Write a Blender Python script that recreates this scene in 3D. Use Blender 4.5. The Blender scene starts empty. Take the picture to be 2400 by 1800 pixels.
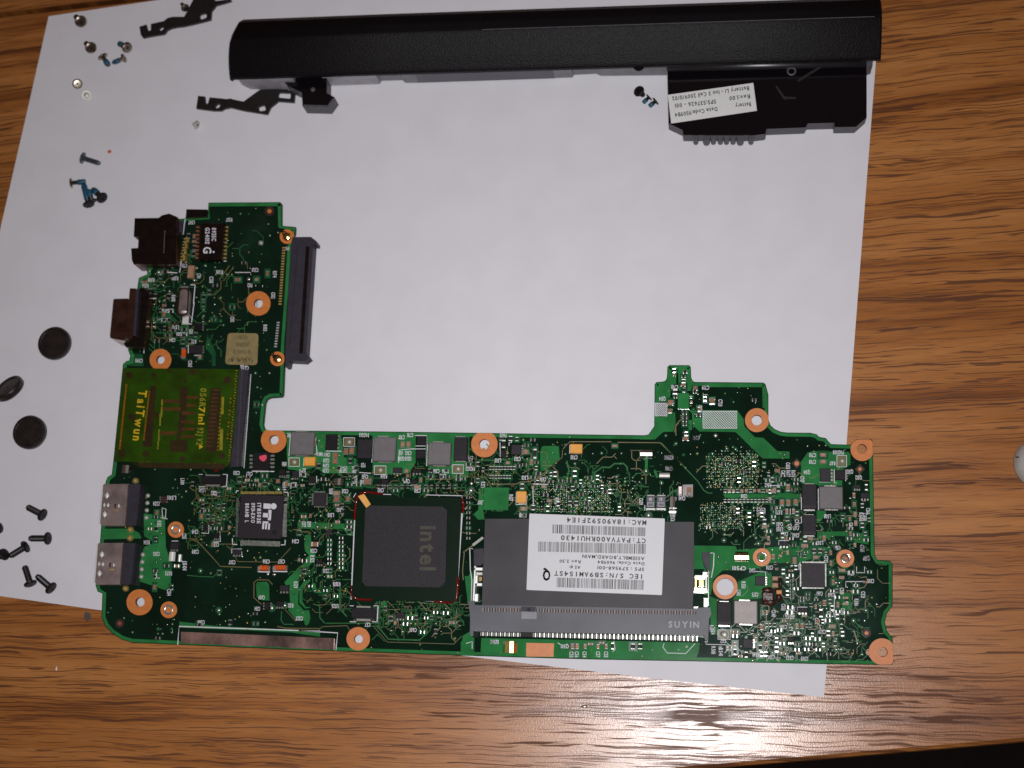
import bpy, math, random, colorsys
import numpy as np
from mathutils import Vector, Matrix
from mathutils.geometry import tessellate_polygon
random.seed(7)
S = bpy.context.scene
COL = S.collection
S.unit_settings.system = 'METRIC'; S.unit_settings.scale_length = 0.01      # 1 unit = 1 cm
# ------------------------------------------------------------------ camera
PW, PH, FPX, HC = 2400, 1800, 3400.0, 36.3
def rotv(r):
    r = np.array(r, float); t = np.linalg.norm(r); k = r/t
    K = np.array([[0,-k[2],k[1]],[k[2],0,-k[0]],[-k[1],k[0],0]])
    return np.eye(3)+math.sin(t)*K+(1-math.cos(t))*K@K
RC = rotv(np.radians([-13.18, -7.09, 0.0]))           # world -> camera
BYAW = math.radians(-1.21)                            # yaw of the board on the table
cam_d = bpy.data.cameras.new('camera'); cam = bpy.data.objects.new('camera', cam_d); COL.objects.link(cam)
cam_d.sensor_width = 36.0; cam_d.lens = FPX/PW*36.0; cam_d.clip_start = 0.5; cam_d.clip_end = 500
Rm = Matrix([list(r) for r in RC.T]).to_4x4(); Rm.translation = (0, 0, HC)
cam.matrix_world = Rm
cam_d.dof.use_dof = True; cam_d.dof.focus_distance = 36.0; cam_d.dof.aperture_fstop = 0.16
S.camera = cam
# ------------------------------------------------------------------ world + flash
w = bpy.data.worlds.new('World'); S.world = w; w.use_nodes = True
w.node_tree.nodes['Background'].inputs[0].default_value = (1.0, 0.60, 0.50, 1)
w.node_tree.nodes['Background'].inputs[1].default_value = 0.055
fl = bpy.data.lights.new('camera_flash', 'AREA'); fl.shape = 'RECTANGLE'; fl.size = 1.6; fl.size_y = 0.9
fl.energy = 5000; fl.spread = math.radians(125); fl.color = (0.985, 0.975, 1.0)
flo = bpy.data.objects.new('camera_flash', fl); COL.objects.link(flo)
Fm = Matrix([list(r) for r in RC.T]).to_4x4(); Fm.translation = (0.25, -0.35, HC+0.9); flo.matrix_world = Fm
S.view_settings.view_transform = 'Standard'; S.view_settings.look = 'None'
S.view_settings.exposure = 0.0; S.view_settings.gamma = 1.0

# ------------------------------------------------------------------ photo geometry -> places on the real planes
def P(x, y, z=0.0):
    d = np.array([(x-PW/2)/FPX, -(y-PH/2)/FPX, -1.0]) @ RC
    t = (z-HC)/d[2]
    return (d[0]*t, d[1]*t, z)
FR = {'A':(0,0,.30136),'B':(500,0,.36166),'C':(1300,0,.36166),'D':(230,460,.24864),'E':(230,830,.24864),
      'F':(200,1130,.25322),'G':(0,700,.45205),'H':(600,980,.24864),'I':(1050,980,.24864),'J':(1500,840,.18083),
      'K':(1080,1180,.28029),'L':(1550,1020,.24864),'M':(1650,1250,.22604),'N':(700,1350,.22604),
      'E2':(270,860,.15068),'L2':(1800,1030,.13562),'M2':(1780,1270,.09946),'H2':(640,1180,.09946),
      'M3':(1680,1420,.13562),'I2':(1280,1080,.13562),'N2':(640,1330,.09946),'F2':(420,1330,.11754),'O':(0,0,1)}
def q(f, x, y):
    a = FR[f]; return (a[0]+x*a[2], a[1]+y*a[2])
def Q(f, pts): return [q(f, *p) for p in pts]

# ------------------------------------------------------------------ materials
def mat(name, col, rough=.5, metal=0.0, var=0.12, vscale=6.0, bump=0.0, bscale=40.0, coat=0.0, spec=0.5, alpha=1.0):
    m = bpy.data.materials.new(name); m.use_nodes = True
    nt = m.node_tree; N = nt.nodes; b = N['Principled BSDF']
    b.inputs['Roughness'].default_value = rough; b.inputs['Metallic'].default_value = metal
    b.inputs['Coat Weight'].default_value = coat; b.inputs['Coat Roughness'].default_value = .12
    b.inputs['Specular IOR Level'].default_value = spec; b.inputs['Alpha'].default_value = alpha
    tc = N.new('ShaderNodeTexCoord'); geo = N.new('ShaderNodeNewGeometry')
    n1 = N.new('ShaderNodeTexNoise'); n1.inputs['Scale'].default_value = vscale; n1.inputs['Detail'].default_value = 4
    nt.links.new(geo.outputs['Position'], n1.inputs['Vector'])
    mr = N.new('ShaderNodeMapRange'); mr.inputs[1].default_value = .3; mr.inputs[2].default_value = .7
    mr.inputs[3].default_value = 1-var; mr.inputs[4].default_value = 1+var
    nt.links.new(n1.outputs['Fac'], mr.inputs[0])
    mx = N.new('ShaderNodeVectorMath'); mx.operation = 'SCALE'; mx.inputs[0].default_value = col[:3]
    nt.links.new(mr.outputs[0], mx.inputs['Scale']); nt.links.new(mx.outputs[0], b.inputs['Base Color'])
    if bump:
        n2 = N.new('ShaderNodeTexNoise'); n2.inputs['Scale'].default_value = bscale; n2.inputs['Detail'].default_value = 2
        nt.links.new(geo.outputs['Position'], n2.inputs['Vector'])
        bp = N.new('ShaderNodeBump'); bp.inputs['Strength'].default_value = bump; bp.inputs['Distance'].default_value = .02
        nt.links.new(n2.outputs['Fac'], bp.inputs['Height']); nt.links.new(bp.outputs[0], b.inputs['Normal'])
    return m
M = {}
M['pour'] = mat('solder_mask_over_copper', (.026,.185,.052), .08, var=.22, vscale=2.2, bump=.02, bscale=30)
M['pour2'] = mat('solder_mask_pads_and_falloff', (.011,.085,.030), .16, var=.25, vscale=3)  # darker mask: small pads, and flash falloff painted on upper-left pours
M['trace'] = mat('green_trace', (.035,.150,.050), .2)
M['gtrace'] = mat('brown_gold_trace', (.16,.13,.045), .4)
M['copper'] = mat('bare_copper', (.62,.195,.042), .46, var=.10, vscale=9, bump=.1)
M['copper_dim'] = mat('dull_copper', (.30,.07,.03), .6)
M['dkred'] = mat('dark_red_resist', (.035,.010,.006), .6)
M['solder'] = mat('solder', (.64,.65,.60), .25, metal=.8, var=.15, vscale=25)
M['spring'] = mat('bright_spring_steel', (.85,.85,.82), .42, metal=.35, var=.05)
M['lip'] = mat('satin_black_lip', (.02,.02,.022), .38, spec=1.0, metal=.15)
M['stain'] = mat('grey_stain', (.10,.075,.06), .5)
M['tin'] = mat('tinned_contact', (.50,.52,.47), .36, metal=.8, var=.2, vscale=12)
M['silk'] = mat('white_silkscreen', (.68,.66,.71), .6, var=.06)
M['tan'] = mat('tan_ceramic', (.36,.20,.12), .55, var=.2)
M['brown'] = mat('brown_ceramic', (.30,.12,.055), .55, var=.2)
M['black'] = mat('black_epoxy', (.009,.007,.009), .5, spec=.22, var=.25, bump=.25, bscale=60)
M['black2'] = mat('dark_grey_epoxy', (.020,.017,.021), .55, spec=.22, var=.2, bump=.3, bscale=60)
M['qfn'] = mat('charcoal_chip', (.022,.016,.021), .5, spec=.25, var=.2, vscale=14, bump=.2, bscale=70)
M['die'] = mat('grey_mould_cap', (.023,.020,.024), .5, spec=.25, var=.13, vscale=14, bump=.4, bscale=70)
M['substrate'] = mat('dark_green_substrate', (.003,.014,.006), .3, spec=.15)
M['gbrick'] = mat('grey_ferrite', (.145,.133,.138), .55, var=.08, bump=.2)
M['gbrick2'] = mat('light_grey_ferrite', (.36,.315,.30), .5, var=.08, bump=.2)
M['gmark'] = mat('ferrite_print', (.15,.13,.14), .6)
M['orange'] = mat('orange_tantalum', (.80,.36,.045), .5, var=.06)
M['flag'] = mat('orange_paper_flag', (.83,.42,.10), .7, var=.05)
M['fuse'] = mat('orange_red_fuse', (.62,.10,.015), .3, var=.3, vscale=20)
M['red'] = mat('red_glue', (.17,.004,.004), .16, var=.25, coat=.5)
M['burn'] = mat('burnt_brown', (.045,.012,.007), .35, var=.5, vscale=8, bump=.6, bscale=20)
M['pink'] = mat('pink_paint_dot', (.75,.07,.12), .6)
M['shell'] = mat('nickel_shell', (.52,.43,.41), .34, metal=.78, var=.3, vscale=3, bump=.1, bscale=8)
M['shell_dk'] = mat('brown_metal_shell', (.15,.07,.05), .33, metal=.9, var=.4, vscale=3, bump=.2, bscale=10)  # darker, browner version of the shell metal
M['bright'] = mat('polished_steel', (.80,.80,.76), .18, metal=1.0, var=.05)
M['gold'] = mat('gold_plate', (.80,.60,.26), .22, metal=1.0, var=.1)
M['goldp'] = mat('gold_pin', (.62,.45,.14), .4, metal=.6, var=.3, vscale=20)
M['plastic'] = mat('dark_violet_plastic', (.036,.031,.043), .5, spec=.25, var=.15, bump=.1)
M['plastic2'] = mat('slate_plastic', (.108,.110,.126), .45, spec=.3, var=.16, vscale=1.2, bump=.05, bscale=15)
M['portblk'] = mat('black_port_plastic', (.008,.004,.003), .35, spec=.25, var=.5)
M['film'] = mat('black_insulating_film', (.048,.045,.050), .46, spec=.22, var=.22, vscale=1.0, bump=.07, bscale=30)
M['label'] = mat('white_label', (.63,.63,.655), .42, var=.02)
M['ink'] = mat('label_ink', (.04,.045,.04), .6)
M['inkg'] = mat('grey_bar_ink', (.30,.30,.31), .6)
M['inkdim'] = mat('dim_ink', (.11,.09,.035), .6)
M['die_ink'] = mat('faint_olive_print', (.050,.043,.027), .6)
M['olive'] = mat('olive_gold_sticker', (.255,.20,.085), .42, var=.15, vscale=5, bump=.1)
M['amber_card'] = mat('green_board_under_amber', (.008,.052,.001), .25, var=.45, vscale=2.2, coat=.5)
M['amber_dk'] = mat('brown_part_under_amber', (.018,.007,.0015), .4, var=.5, vscale=8)
M['amber_rd'] = mat('reddish_part_under_amber', (.075,.022,.004), .4, var=.4)
M['amber_yl'] = mat('yellow_print_under_amber', (.62,.40,.012), .45, var=.15)
M['amber_ol'] = mat('olive_print_under_amber', (.24,.23,.010), .45, var=.25)
M['amber_or'] = mat('orange_pins_under_amber', (.60,.27,.010), .30, metal=.5, var=.4, vscale=25)
M['battery'] = mat('matte_black_shell', (.0045,.0036,.0046), .45, spec=.16, var=.1, bump=.6, bscale=30)
M['gloss'] = mat('gloss_black', (.005,.0035,.005), .12, var=.1, bump=.05, bscale=3)
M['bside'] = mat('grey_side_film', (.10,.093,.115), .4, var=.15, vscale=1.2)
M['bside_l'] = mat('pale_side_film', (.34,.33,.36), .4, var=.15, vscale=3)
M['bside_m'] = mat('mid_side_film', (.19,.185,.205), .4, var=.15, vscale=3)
M['rim'] = mat('grey_moulded_rim', (.085,.080,.092), .5, var=.15)
M['bracket'] = mat('black_painted_steel', (.013,.010,.010), .42, var=.2, bump=.15)
M['scratch'] = mat('scratch', (.022,.022,.022), .4)
M['label2'] = mat('white_battery_label', (.76,.76,.75), .5, var=.02)
M['rubber'] = mat('brown_black_rubber', (.017,.012,.011), .36, var=.35, vscale=5, bump=.5, bscale=25)
M['sc_blk'] = mat('black_oxide_screw', (.013,.010,.010), .40, metal=.3, var=.2)
M['sc_sil'] = mat('nickel_screw', (.32,.27,.22), .26, metal=1.0, var=.25, vscale=8)
M['sc_pale'] = mat('pale_zinc_screw', (.55,.54,.49), .5, metal=.5, var=.1)
M['sc_gry'] = mat('grey_steel_screw', (.12,.13,.15), .35, metal=.7, var=.2)
M['blue'] = mat('blue_threadlock', (.012,.085,.15), .55, var=.25, vscale=15)
M['paper'] = mat('white_paper', (.745,.735,.775), .75, var=.025, vscale=1.1, bump=.10, bscale=9)
M['lump'] = mat('pale_grey_lump', (.48,.48,.45), .6, var=.15, vscale=2)
M['crumb'] = mat('orange_crumb', (.62,.13,.05), .7)
M['white'] = mat('white_fleck', (.85,.85,.80), .4)
M['floor'] = mat('dark_floor', (.010,.006,.005), .8, var=.5, vscale=1)
M['hole'] = mat('green_board_core', (.02,.06,.03), .6)
M['flux'] = mat('cloudy_flux_residue', (.10,.13,.12), .4, var=.3)
M['groove'] = mat('dark_groove', (.03,.008,.004), .8)
M['fiber'] = mat('board_edge_core', (.012,.045,.022), .6, var=.3)

# circuit board mask: very dark green, with cloudy cleaning residue where the photo shows it (right end)
def pcb_mat():
    m = mat('dark_green_solder_mask', (.0030,.0165,.0085), .07, var=.3, vscale=1.3, bump=.015, bscale=30)
    nt = m.node_tree; N = nt.nodes; b = N['Principled BSDF']
    geo = N.new('ShaderNodeNewGeometry'); L = nt.links
    base = b.inputs['Base Color'].links[0].from_socket
    n = N.new('ShaderNodeTexNoise'); n.inputs['Scale'].default_value = .55; n.inputs['Detail'].default_value = 6; n.inputs['Roughness'].default_value = .62
    L.new(geo.outputs['Position'], n.inputs['Vector'])
    c = P(1850, 1450, .3)
    d = N.new('ShaderNodeVectorMath'); d.operation = 'DISTANCE'; d.inputs[1].default_value = c; L.new(geo.outputs['Position'], d.inputs[0])
    r1 = N.new('ShaderNodeMapRange'); r1.inputs[1].default_value = 3.4; r1.inputs[2].default_value = .8; r1.inputs[3].default_value = 0; r1.inputs[4].default_value = .42
    L.new(d.outputs['Value'], r1.inputs[0])
    a = N.new('ShaderNodeMath'); a.operation = 'ADD'; L.new(r1.outputs[0], a.inputs[0]); L.new(n.outputs['Fac'], a.inputs[1])
    r2 = N.new('ShaderNodeMapRange'); r2.inputs[1].default_value = .60; r2.inputs[2].default_value = 1.0; r2.inputs[3].default_value = 0; r2.inputs[4].default_value = .75
    L.new(a.outputs[0], r2.inputs[0])
    mx = N.new('ShaderNodeMix'); mx.data_type = 'RGBA'; L.new(r2.outputs[0], mx.inputs[0]); L.new(base, mx.inputs[6]); mx.inputs[7].default_value = (.026,.062,.045,1)
    L.new(mx.outputs[2], b.inputs['Base Color'])
    return m
M['pcb'] = pcb_mat()

e0, e1 = P(1708.5,1800), P(2400,1741)
GR = math.atan2(e1[1]-e0[1], e1[0]-e0[0])
def wood_mat(name, dark=1.0):
    m = bpy.data.materials.new(name); m.use_nodes = True; nt = m.node_tree; N = nt.nodes; L = nt.links; b = N['Principled BSDF']
    geo = N.new('ShaderNodeNewGeometry')
    mp = N.new('ShaderNodeMapping'); mp.vector_type = 'POINT'; mp.inputs['Rotation'].default_value = (0,0,math.radians(.3))
    L.new(geo.outputs['Position'], mp.inputs['Vector'])
    # the grain lines fan out slightly: v = y / (1 + k x)
    sx = N.new('ShaderNodeSeparateXYZ'); L.new(mp.outputs[0], sx.inputs[0])
    fa = N.new('ShaderNodeMath'); fa.operation = 'MULTIPLY_ADD'; fa.inputs[1].default_value = .0048; fa.inputs[2].default_value = 1.0; L.new(sx.outputs[0], fa.inputs[0])
    dv = N.new('ShaderNodeMath'); dv.operation = 'DIVIDE'; L.new(sx.outputs[1], dv.inputs[0]); L.new(fa.outputs[0], dv.inputs[1])
    cx3 = N.new('ShaderNodeCombineXYZ'); L.new(sx.outputs[0], cx3.inputs[0]); L.new(dv.outputs[0], cx3.inputs[1]); G0 = cx3.outputs[0]
    def noise(sx, sy, detail=3, rough=.55, dist=0.0, off=(0,0,0), src=None):
        k = N.new('ShaderNodeMapping'); k.inputs['Scale'].default_value = (sx, sy, 1); k.inputs['Location'].default_value = off
        L.new(src or G0, k.inputs['Vector'])
        n = N.new('ShaderNodeTexNoise'); n.inputs['Scale'].default_value = 1; n.inputs['Detail'].default_value = detail
        n.inputs['Roughness'].default_value = rough; n.inputs['Distortion'].default_value = dist
        L.new(k.outputs[0], n.inputs['Vector']); return n.outputs['Fac']
    def rng(v, a, bb, c, d):
        r = N.new('ShaderNodeMapRange'); r.inputs[1].default_value = a; r.inputs[2].default_value = bb; r.inputs[3].default_value = c; r.inputs[4].default_value = d
        L.new(v, r.inputs[0]); return r.outputs[0]
    def math2(op, a, bb):
        k = N.new('ShaderNodeMath'); k.operation = op
        for i, v in enumerate((a, bb)):
            if hasattr(v, 'links'): L.new(v, k.inputs[i])
            else: k.inputs[i].default_value = v
        return k.outputs[0]
    # gentle waviness of the grain
    wob = noise(.035, .16, 2, .45)
    sh = N.new('ShaderNodeCombineXYZ'); L.new(rng(wob, .3, .7, -.26, .26), sh.inputs[1])
    ad = N.new('ShaderNodeVectorMath'); ad.operation = 'ADD'; L.new(G0, ad.inputs[0]); L.new(sh.outputs[0], ad.inputs[1])
    W = ad.outputs[0]
    w2 = noise(.5, .9, 2, .5); s2 = N.new('ShaderNodeCombineXYZ'); L.new(rng(w2, .3, .7, -.05, .05), s2.inputs[1])
    a2 = N.new('ShaderNodeVectorMath'); a2.operation = 'ADD'; L.new(G0, a2.inputs[0]); L.new(s2.outputs[0], a2.inputs[1]); G1 = a2.outputs[0]
    big = noise(.045, .55, 3, .5, src=W)            # broad figure
    band = noise(.10, 2.0, 3, .55, src=W, off=(7,3,0))  # growth bands
    pore = noise(.55, 17.0, 2, .5, 0, src=G1, off=(1,9,0))   # short dark pore strokes
    pore2 = noise(.8, 27.0, 1, .5, 0, src=G1, off=(4,2,0))
    fine = noise(1.2, 46.0, 3, .65, src=W)
    ramp = N.new('ShaderNodeValToRGB'); e = ramp.color_ramp.elements
    e[0].position = .28; e[0].color = (.155*dark,.043*dark,.006*dark,1); e[1].position = .70; e[1].color = (.49*dark,.205*dark,.060*dark,1)
    mid = ramp.color_ramp.elements.new(.47); mid.color = (.365*dark,.133*dark,.031*dark,1)
    tone = math2('ADD', rng(band, .3, .7, .25, .54), rng(big, .3, .7, 0, .24))
    L.new(tone, ramp.inputs[0])
    # stroke mask: stronger where the band is dark
    thr = rng(band, .32, .66, .545, .68)
    st = math2('SUBTRACT', pore, thr)
    stm = rng(st, 0, .03, 0, 1)
    st2 = math2('SUBTRACT', pore2, rng(band, .3, .7, .56, .67)); st2m = rng(st2, 0, .03, 0, .7)
    # fine dark pore lines: thin contours of stretched noise, broken into dashes
    def lines(sx_, sy_, off, wd, psx, psy, lo, hi):
        n1 = noise(sx_, sy_, 0, .4, src=G1, off=off)
        ln = rng(math2('ABSOLUTE', math2('SUBTRACT', n1, .5), 0), wd*.4, wd*1.15, 1, 0)
        pr = math2('SUBTRACT', noise(psx, psy, 2, .5, src=G1, off=(off[1], off[0], 3)), rng(band, .32, .66, lo, hi))
        return math2('MULTIPLY', ln, rng(pr, 0, .04, 0, 1))
    l1 = lines(.07, 6.4, (3,1,0), .041, .50, 7.5, .42, .525)
    l2 = lines(.09, 10.0, (8,6,0), .056, .75, 11.0, .44, .555)
    cl = math2('MULTIPLY', math2('MAXIMUM', stm, st2m), .62)
    msk = math2('MAXIMUM', math2('MAXIMUM', l1, l2), cl)
    mx = N.new('ShaderNodeMix'); mx.data_type = 'RGBA'; L.new(math2('MULTIPLY', msk, .84), mx.inputs[0]); L.new(ramp.outputs[0], mx.inputs[6])
    mx.inputs[7].default_value = (.080*dark,.021*dark,.005*dark,1)
    sc = N.new('ShaderNodeVectorMath'); sc.operation = 'SCALE'; L.new(mx.outputs[2], sc.inputs[0]); L.new(rng(fine, .3, .7, .84, 1.16), sc.inputs['Scale'])
    L.new(sc.outputs[0], b.inputs['Base Color'])
    L.new(rng(msk, 0, 1, .72, .05), b.inputs['Coat Weight']); b.inputs['Coat Roughness'].default_value = .24; b.inputs['Specular IOR Level'].default_value = .35
    L.new(rng(msk, 0, 1, .33, .62), b.inputs['Roughness'])
    bp = N.new('ShaderNodeBump'); bp.inputs['Strength'].default_value = .30; bp.inputs['Distance'].default_value = .008
    gn = N.new('ShaderNodeTexNoise'); gn.inputs['Scale'].default_value = 34; gn.inputs['Detail'].default_value = 2; L.new(geo.outputs['Position'], gn.inputs['Vector'])
    L.new(math2('SUBTRACT', gn.outputs['Fac'], math2('MULTIPLY', msk, .25)), bp.inputs['Height']); L.new(bp.outputs[0], b.inputs['Normal']); L.new(bp.outputs[0], b.inputs['Coat Normal'])
    return m
M['wood'] = wood_mat('oak_grain')
M['wood_edge'] = wood_mat('oak_edge_band', .75)

# ------------------------------------------------------------------ mesh builders
WL = {}
class MB:
    def __init__(s): s.v = []; s.f = []; s.m = []; s.mi = {}
    def mat(s, k):
        if k not in s.mi: s.mi[k] = len(s.mi)
        return s.mi[k]
    def add(s, vs, fs, k):
        o = len(s.v); s.v += [tuple(v) for v in vs]; i = s.mat(k)
        for f in fs: s.f.append(tuple(o+j for j in f)); s.m.append(i)
    def prism(s, top, bot, k, kside=None, cap_bottom=True):
        """top/bot: same-length vertex loops (world, CCW from above)"""
        n = len(top); tri = tess([top])
        s.add(top, tri, k)
        s.add(list(top)+list(bot), [(i, (i+1)%n, n+(i+1)%n, n+i)[::-1] for i in range(n)], kside or k)
        if cap_bottom: s.add(bot, [t[::-1] for t in tri], kside or k)
    def box(s, c, u, v, L, W, z0, z1, k, ch=0.0, ktop=None):
        """box centred at xy c, long axis u, short axis v"""
        def rect(l, w_, z): return [(c[0]+u[0]*a*l/2+v[0]*b*w_/2, c[1]+u[1]*a*l/2+v[1]*b*w_/2, z) for a, b in ((-1,-1),(1,-1),(1,1),(-1,1))]
        if ch:
            vs = rect(L, W, z0)+rect(L, W, z1-ch)+rect(L-2*ch, W-2*ch, z1)
            fs = [(i, (i+1)%4, 4+(i+1)%4, 4+i) for i in range(4)]+[(4+i, 4+(i+1)%4, 8+(i+1)%4, 8+i) for i in range(4)]+[(3,2,1,0)]
            s.add(vs, fs, k); s.add(rect(L-2*ch, W-2*ch, z1), [(0,1,2,3)], ktop or k)
        else:
            s.add(rect(L, W, z0)+rect(L, W, z1), [(i, (i+1)%4, 4+(i+1)%4, 4+i) for i in range(4)]+[(3,2,1,0)], k)
            s.add(rect(L, W, z1), [(0,1,2,3)], ktop or k)
    def dome(s, c, r, z, h, k, n=8, sx=1, sy=1):
        vs = []
        for rr, zz in ((1,0),(.8,.6),(.35,.95)):
            vs += [(c[0]+r*rr*sx*math.cos(2*math.pi*i/n), c[1]+r*rr*sy*math.sin(2*math.pi*i/n), z+h*zz) for i in range(n)]
        vs.append((c[0], c[1], z+h))
        fs = [(j*n+i, j*n+(i+1)%n, (j+1)*n+(i+1)%n, (j+1)*n+i) for j in range(2) for i in range(n)]+[(2*n+i, 2*n+(i+1)%n, 3*n) for i in range(n)]
        s.add(vs, fs, k)
    def build(s, name, parent=None, smooth=False, kind=None, label=None, cat=None, group=None, loc=None):
        v = np.array(s.v, float)
        o0 = np.array(loc) if loc is not None else np.array([(v[:,0].min()+v[:,0].max())/2, (v[:,1].min()+v[:,1].max())/2, v[:,2].min()])
        me = bpy.data.meshes.new(name); me.from_pydata((v-o0).tolist(), [], s.f)
        for k in s.mi: me.materials.append(M[k])
        me.polygons.foreach_set('material_index', s.m)
        if smooth: me.polygons.foreach_set('use_smooth', [True]*len(me.polygons))
        me.update()
        o = bpy.data.objects.new(name, me); COL.objects.link(o)
        WL[o.name] = o0
        if parent is not None:
            o.parent = parent; o.location = (o0-WL[parent.name]).tolist()
        else: o.location = o0.tolist()
        if not kind and name in ('lettering','barcode','outline_print','marking','terminal','pins','test_pad','key_notch','copper_pad','solder_tab','memory_chip'): kind = 'stuff'
        if kind: o['kind'] = kind
        if label: o['label'] = label
        if cat: o['category'] = cat
        if group: o['group'] = group
        return o
def tess(loops):
    """triangulate loop(s) keeping upward normals"""
    tr = tessellate_polygon([[Vector((p[0], p[1], 0)) for p in l] for l in loops])
    flat = [p for l in loops for p in l]; out = []
    for a, b, c in tr:
        A, B, C = flat[a], flat[b], flat[c]
        cr = (B[0]-A[0])*(C[1]-A[1])-(B[1]-A[1])*(C[0]-A[0])
        if abs(cr) < 1e-12: continue
        out.append((a,b,c) if cr > 0 else (c,b,a))
    return out
def ccw(l):
    a = sum(l[i-1][0]*l[i][1]-l[i][0]*l[i-1][1] for i in range(len(l)))
    return l if a > 0 else l[::-1]
def loop(pts, z): return ccw([P(x, y, z) for x, y in pts])
def down(l, z): return [(p[0], p[1], z) for p in l]
def rounded(pts, r, n=4):
    """round polygon corners in photo px"""
    out = []
    for i in range(len(pts)):
        a, b, c = np.array(pts[i-1], float), np.array(pts[i], float), np.array(pts[(i+1)%len(pts)], float)
        la, lc = np.linalg.norm(a-b), np.linalg.norm(c-b); rr = min(r, la*.45, lc*.45)
        p0, p1 = b+(a-b)/la*rr, b+(c-b)/lc*rr
        for k in range(n+1):
            t = k/n; out.append(tuple((1-t)**2*p0+2*t*(1-t)*b+t*t*p1))
    return out
def empty(name, loc, label=None, cat=None, group=None):
    o = bpy.data.objects.new(name, None); COL.objects.link(o); o.location = loc; o.empty_display_size = .5; WL[o.name] = np.array(loc, float)
    if label: o['label'] = label
    if cat: o['category'] = cat
    if group: o['group'] = group
    return o
def quad(mb, pts, z, k):      # flat print / pour
    l = loop(pts, z); mb.add(l, tess([l]), k)
def ribbon(mb, pts, wpx, z, k):
    n = len(pts); L = []; Rr = []
    for i in range(n):
        a = np.array(pts[max(i-1,0)], float); b = np.array(pts[min(i+1,n-1)], float); d = (b-a)/max(np.linalg.norm(b-a),1e-6); m = np.array([-d[1], d[0]])
        p = np.array(pts[i], float); L.append(P(*(p+m*wpx/2), z)); Rr.append(P(*(p-m*wpx/2), z))
    mb.add(L+Rr, [(i, i+1, n+i+1, n+i) for i in range(n-1)], k)

# ------------------------------------------------------------------ lettering
CH = "ABCDEFGHIJKLMNOPQRSTUVWXYZabcdefghijklmnopqrstuvwxyz0123456789:/-.,#"
GL = {}
def make_glyphs():
    tmp = []
    for ch in CH:
        c = bpy.data.curves.new('g', 'FONT'); c.body = ch; c.resolution_u = 2; c.offset = .028; c.size = 1
        o = bpy.data.objects.new('g', c); COL.objects.link(o); tmp.append((ch, o, c))
    dg = bpy.context.evaluated_depsgraph_get(); dg.update()
    for ch, o, c in tmp:
        me = bpy.data.meshes.new_from_object(o.evaluated_get(dg))
        v = [(p.co.x, p.co.y) for p in me.vertices]; f = [tuple(p.vertices) for p in me.polygons]
        x0 = min(p[0] for p in v); x1 = max(p[0] for p in v)
        GL[ch] = ([(p[0]-x0, p[1]) for p in v], f, x1-x0)
        bpy.data.meshes.remove(me)
    for ch, o, c in tmp:
        bpy.data.objects.remove(o); bpy.data.curves.remove(c)
make_glyphs()
def text(mb, s, x, y, h, ang, z, k, w=None, anchor='c', gap=.12, mono=False):
    """s written in the photo plane: (x,y) px, cap height h px, reading direction ang degrees (y down)"""
    a = math.radians(ang); u = np.array([math.cos(a), math.sin(a)]); v = np.array([math.sin(a), -math.cos(a)])
    cap = .70; pen = 0; items = []
    for ch in s:
        if ch == ' ': pen += .62 if mono else .35; continue
        g = GL[ch]
        if mono:
            if g[2] > .54: g = ([(p[0]*.54/g[2], p[1]) for p in g[0]], g[1], .54)
            items.append((g, pen+(.56-g[2])/2)); pen += .66
        else: items.append((g, pen)); pen += g[2]+gap
    tot = pen-(.1 if mono else gap); sc = h/cap; sx = sc if w is None else w/tot
    ox = -tot*sx/2 if anchor == 'c' else 0
    for g, px in items:
        vs = []
        for gx, gy in g[0]:
            p = np.array([x, y])+u*(ox+(px+gx)*sx)+v*((gy-cap/2)*sc)
            vs.append(P(p[0], p[1], z))
        mb.add(vs, g[1], k)

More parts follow.
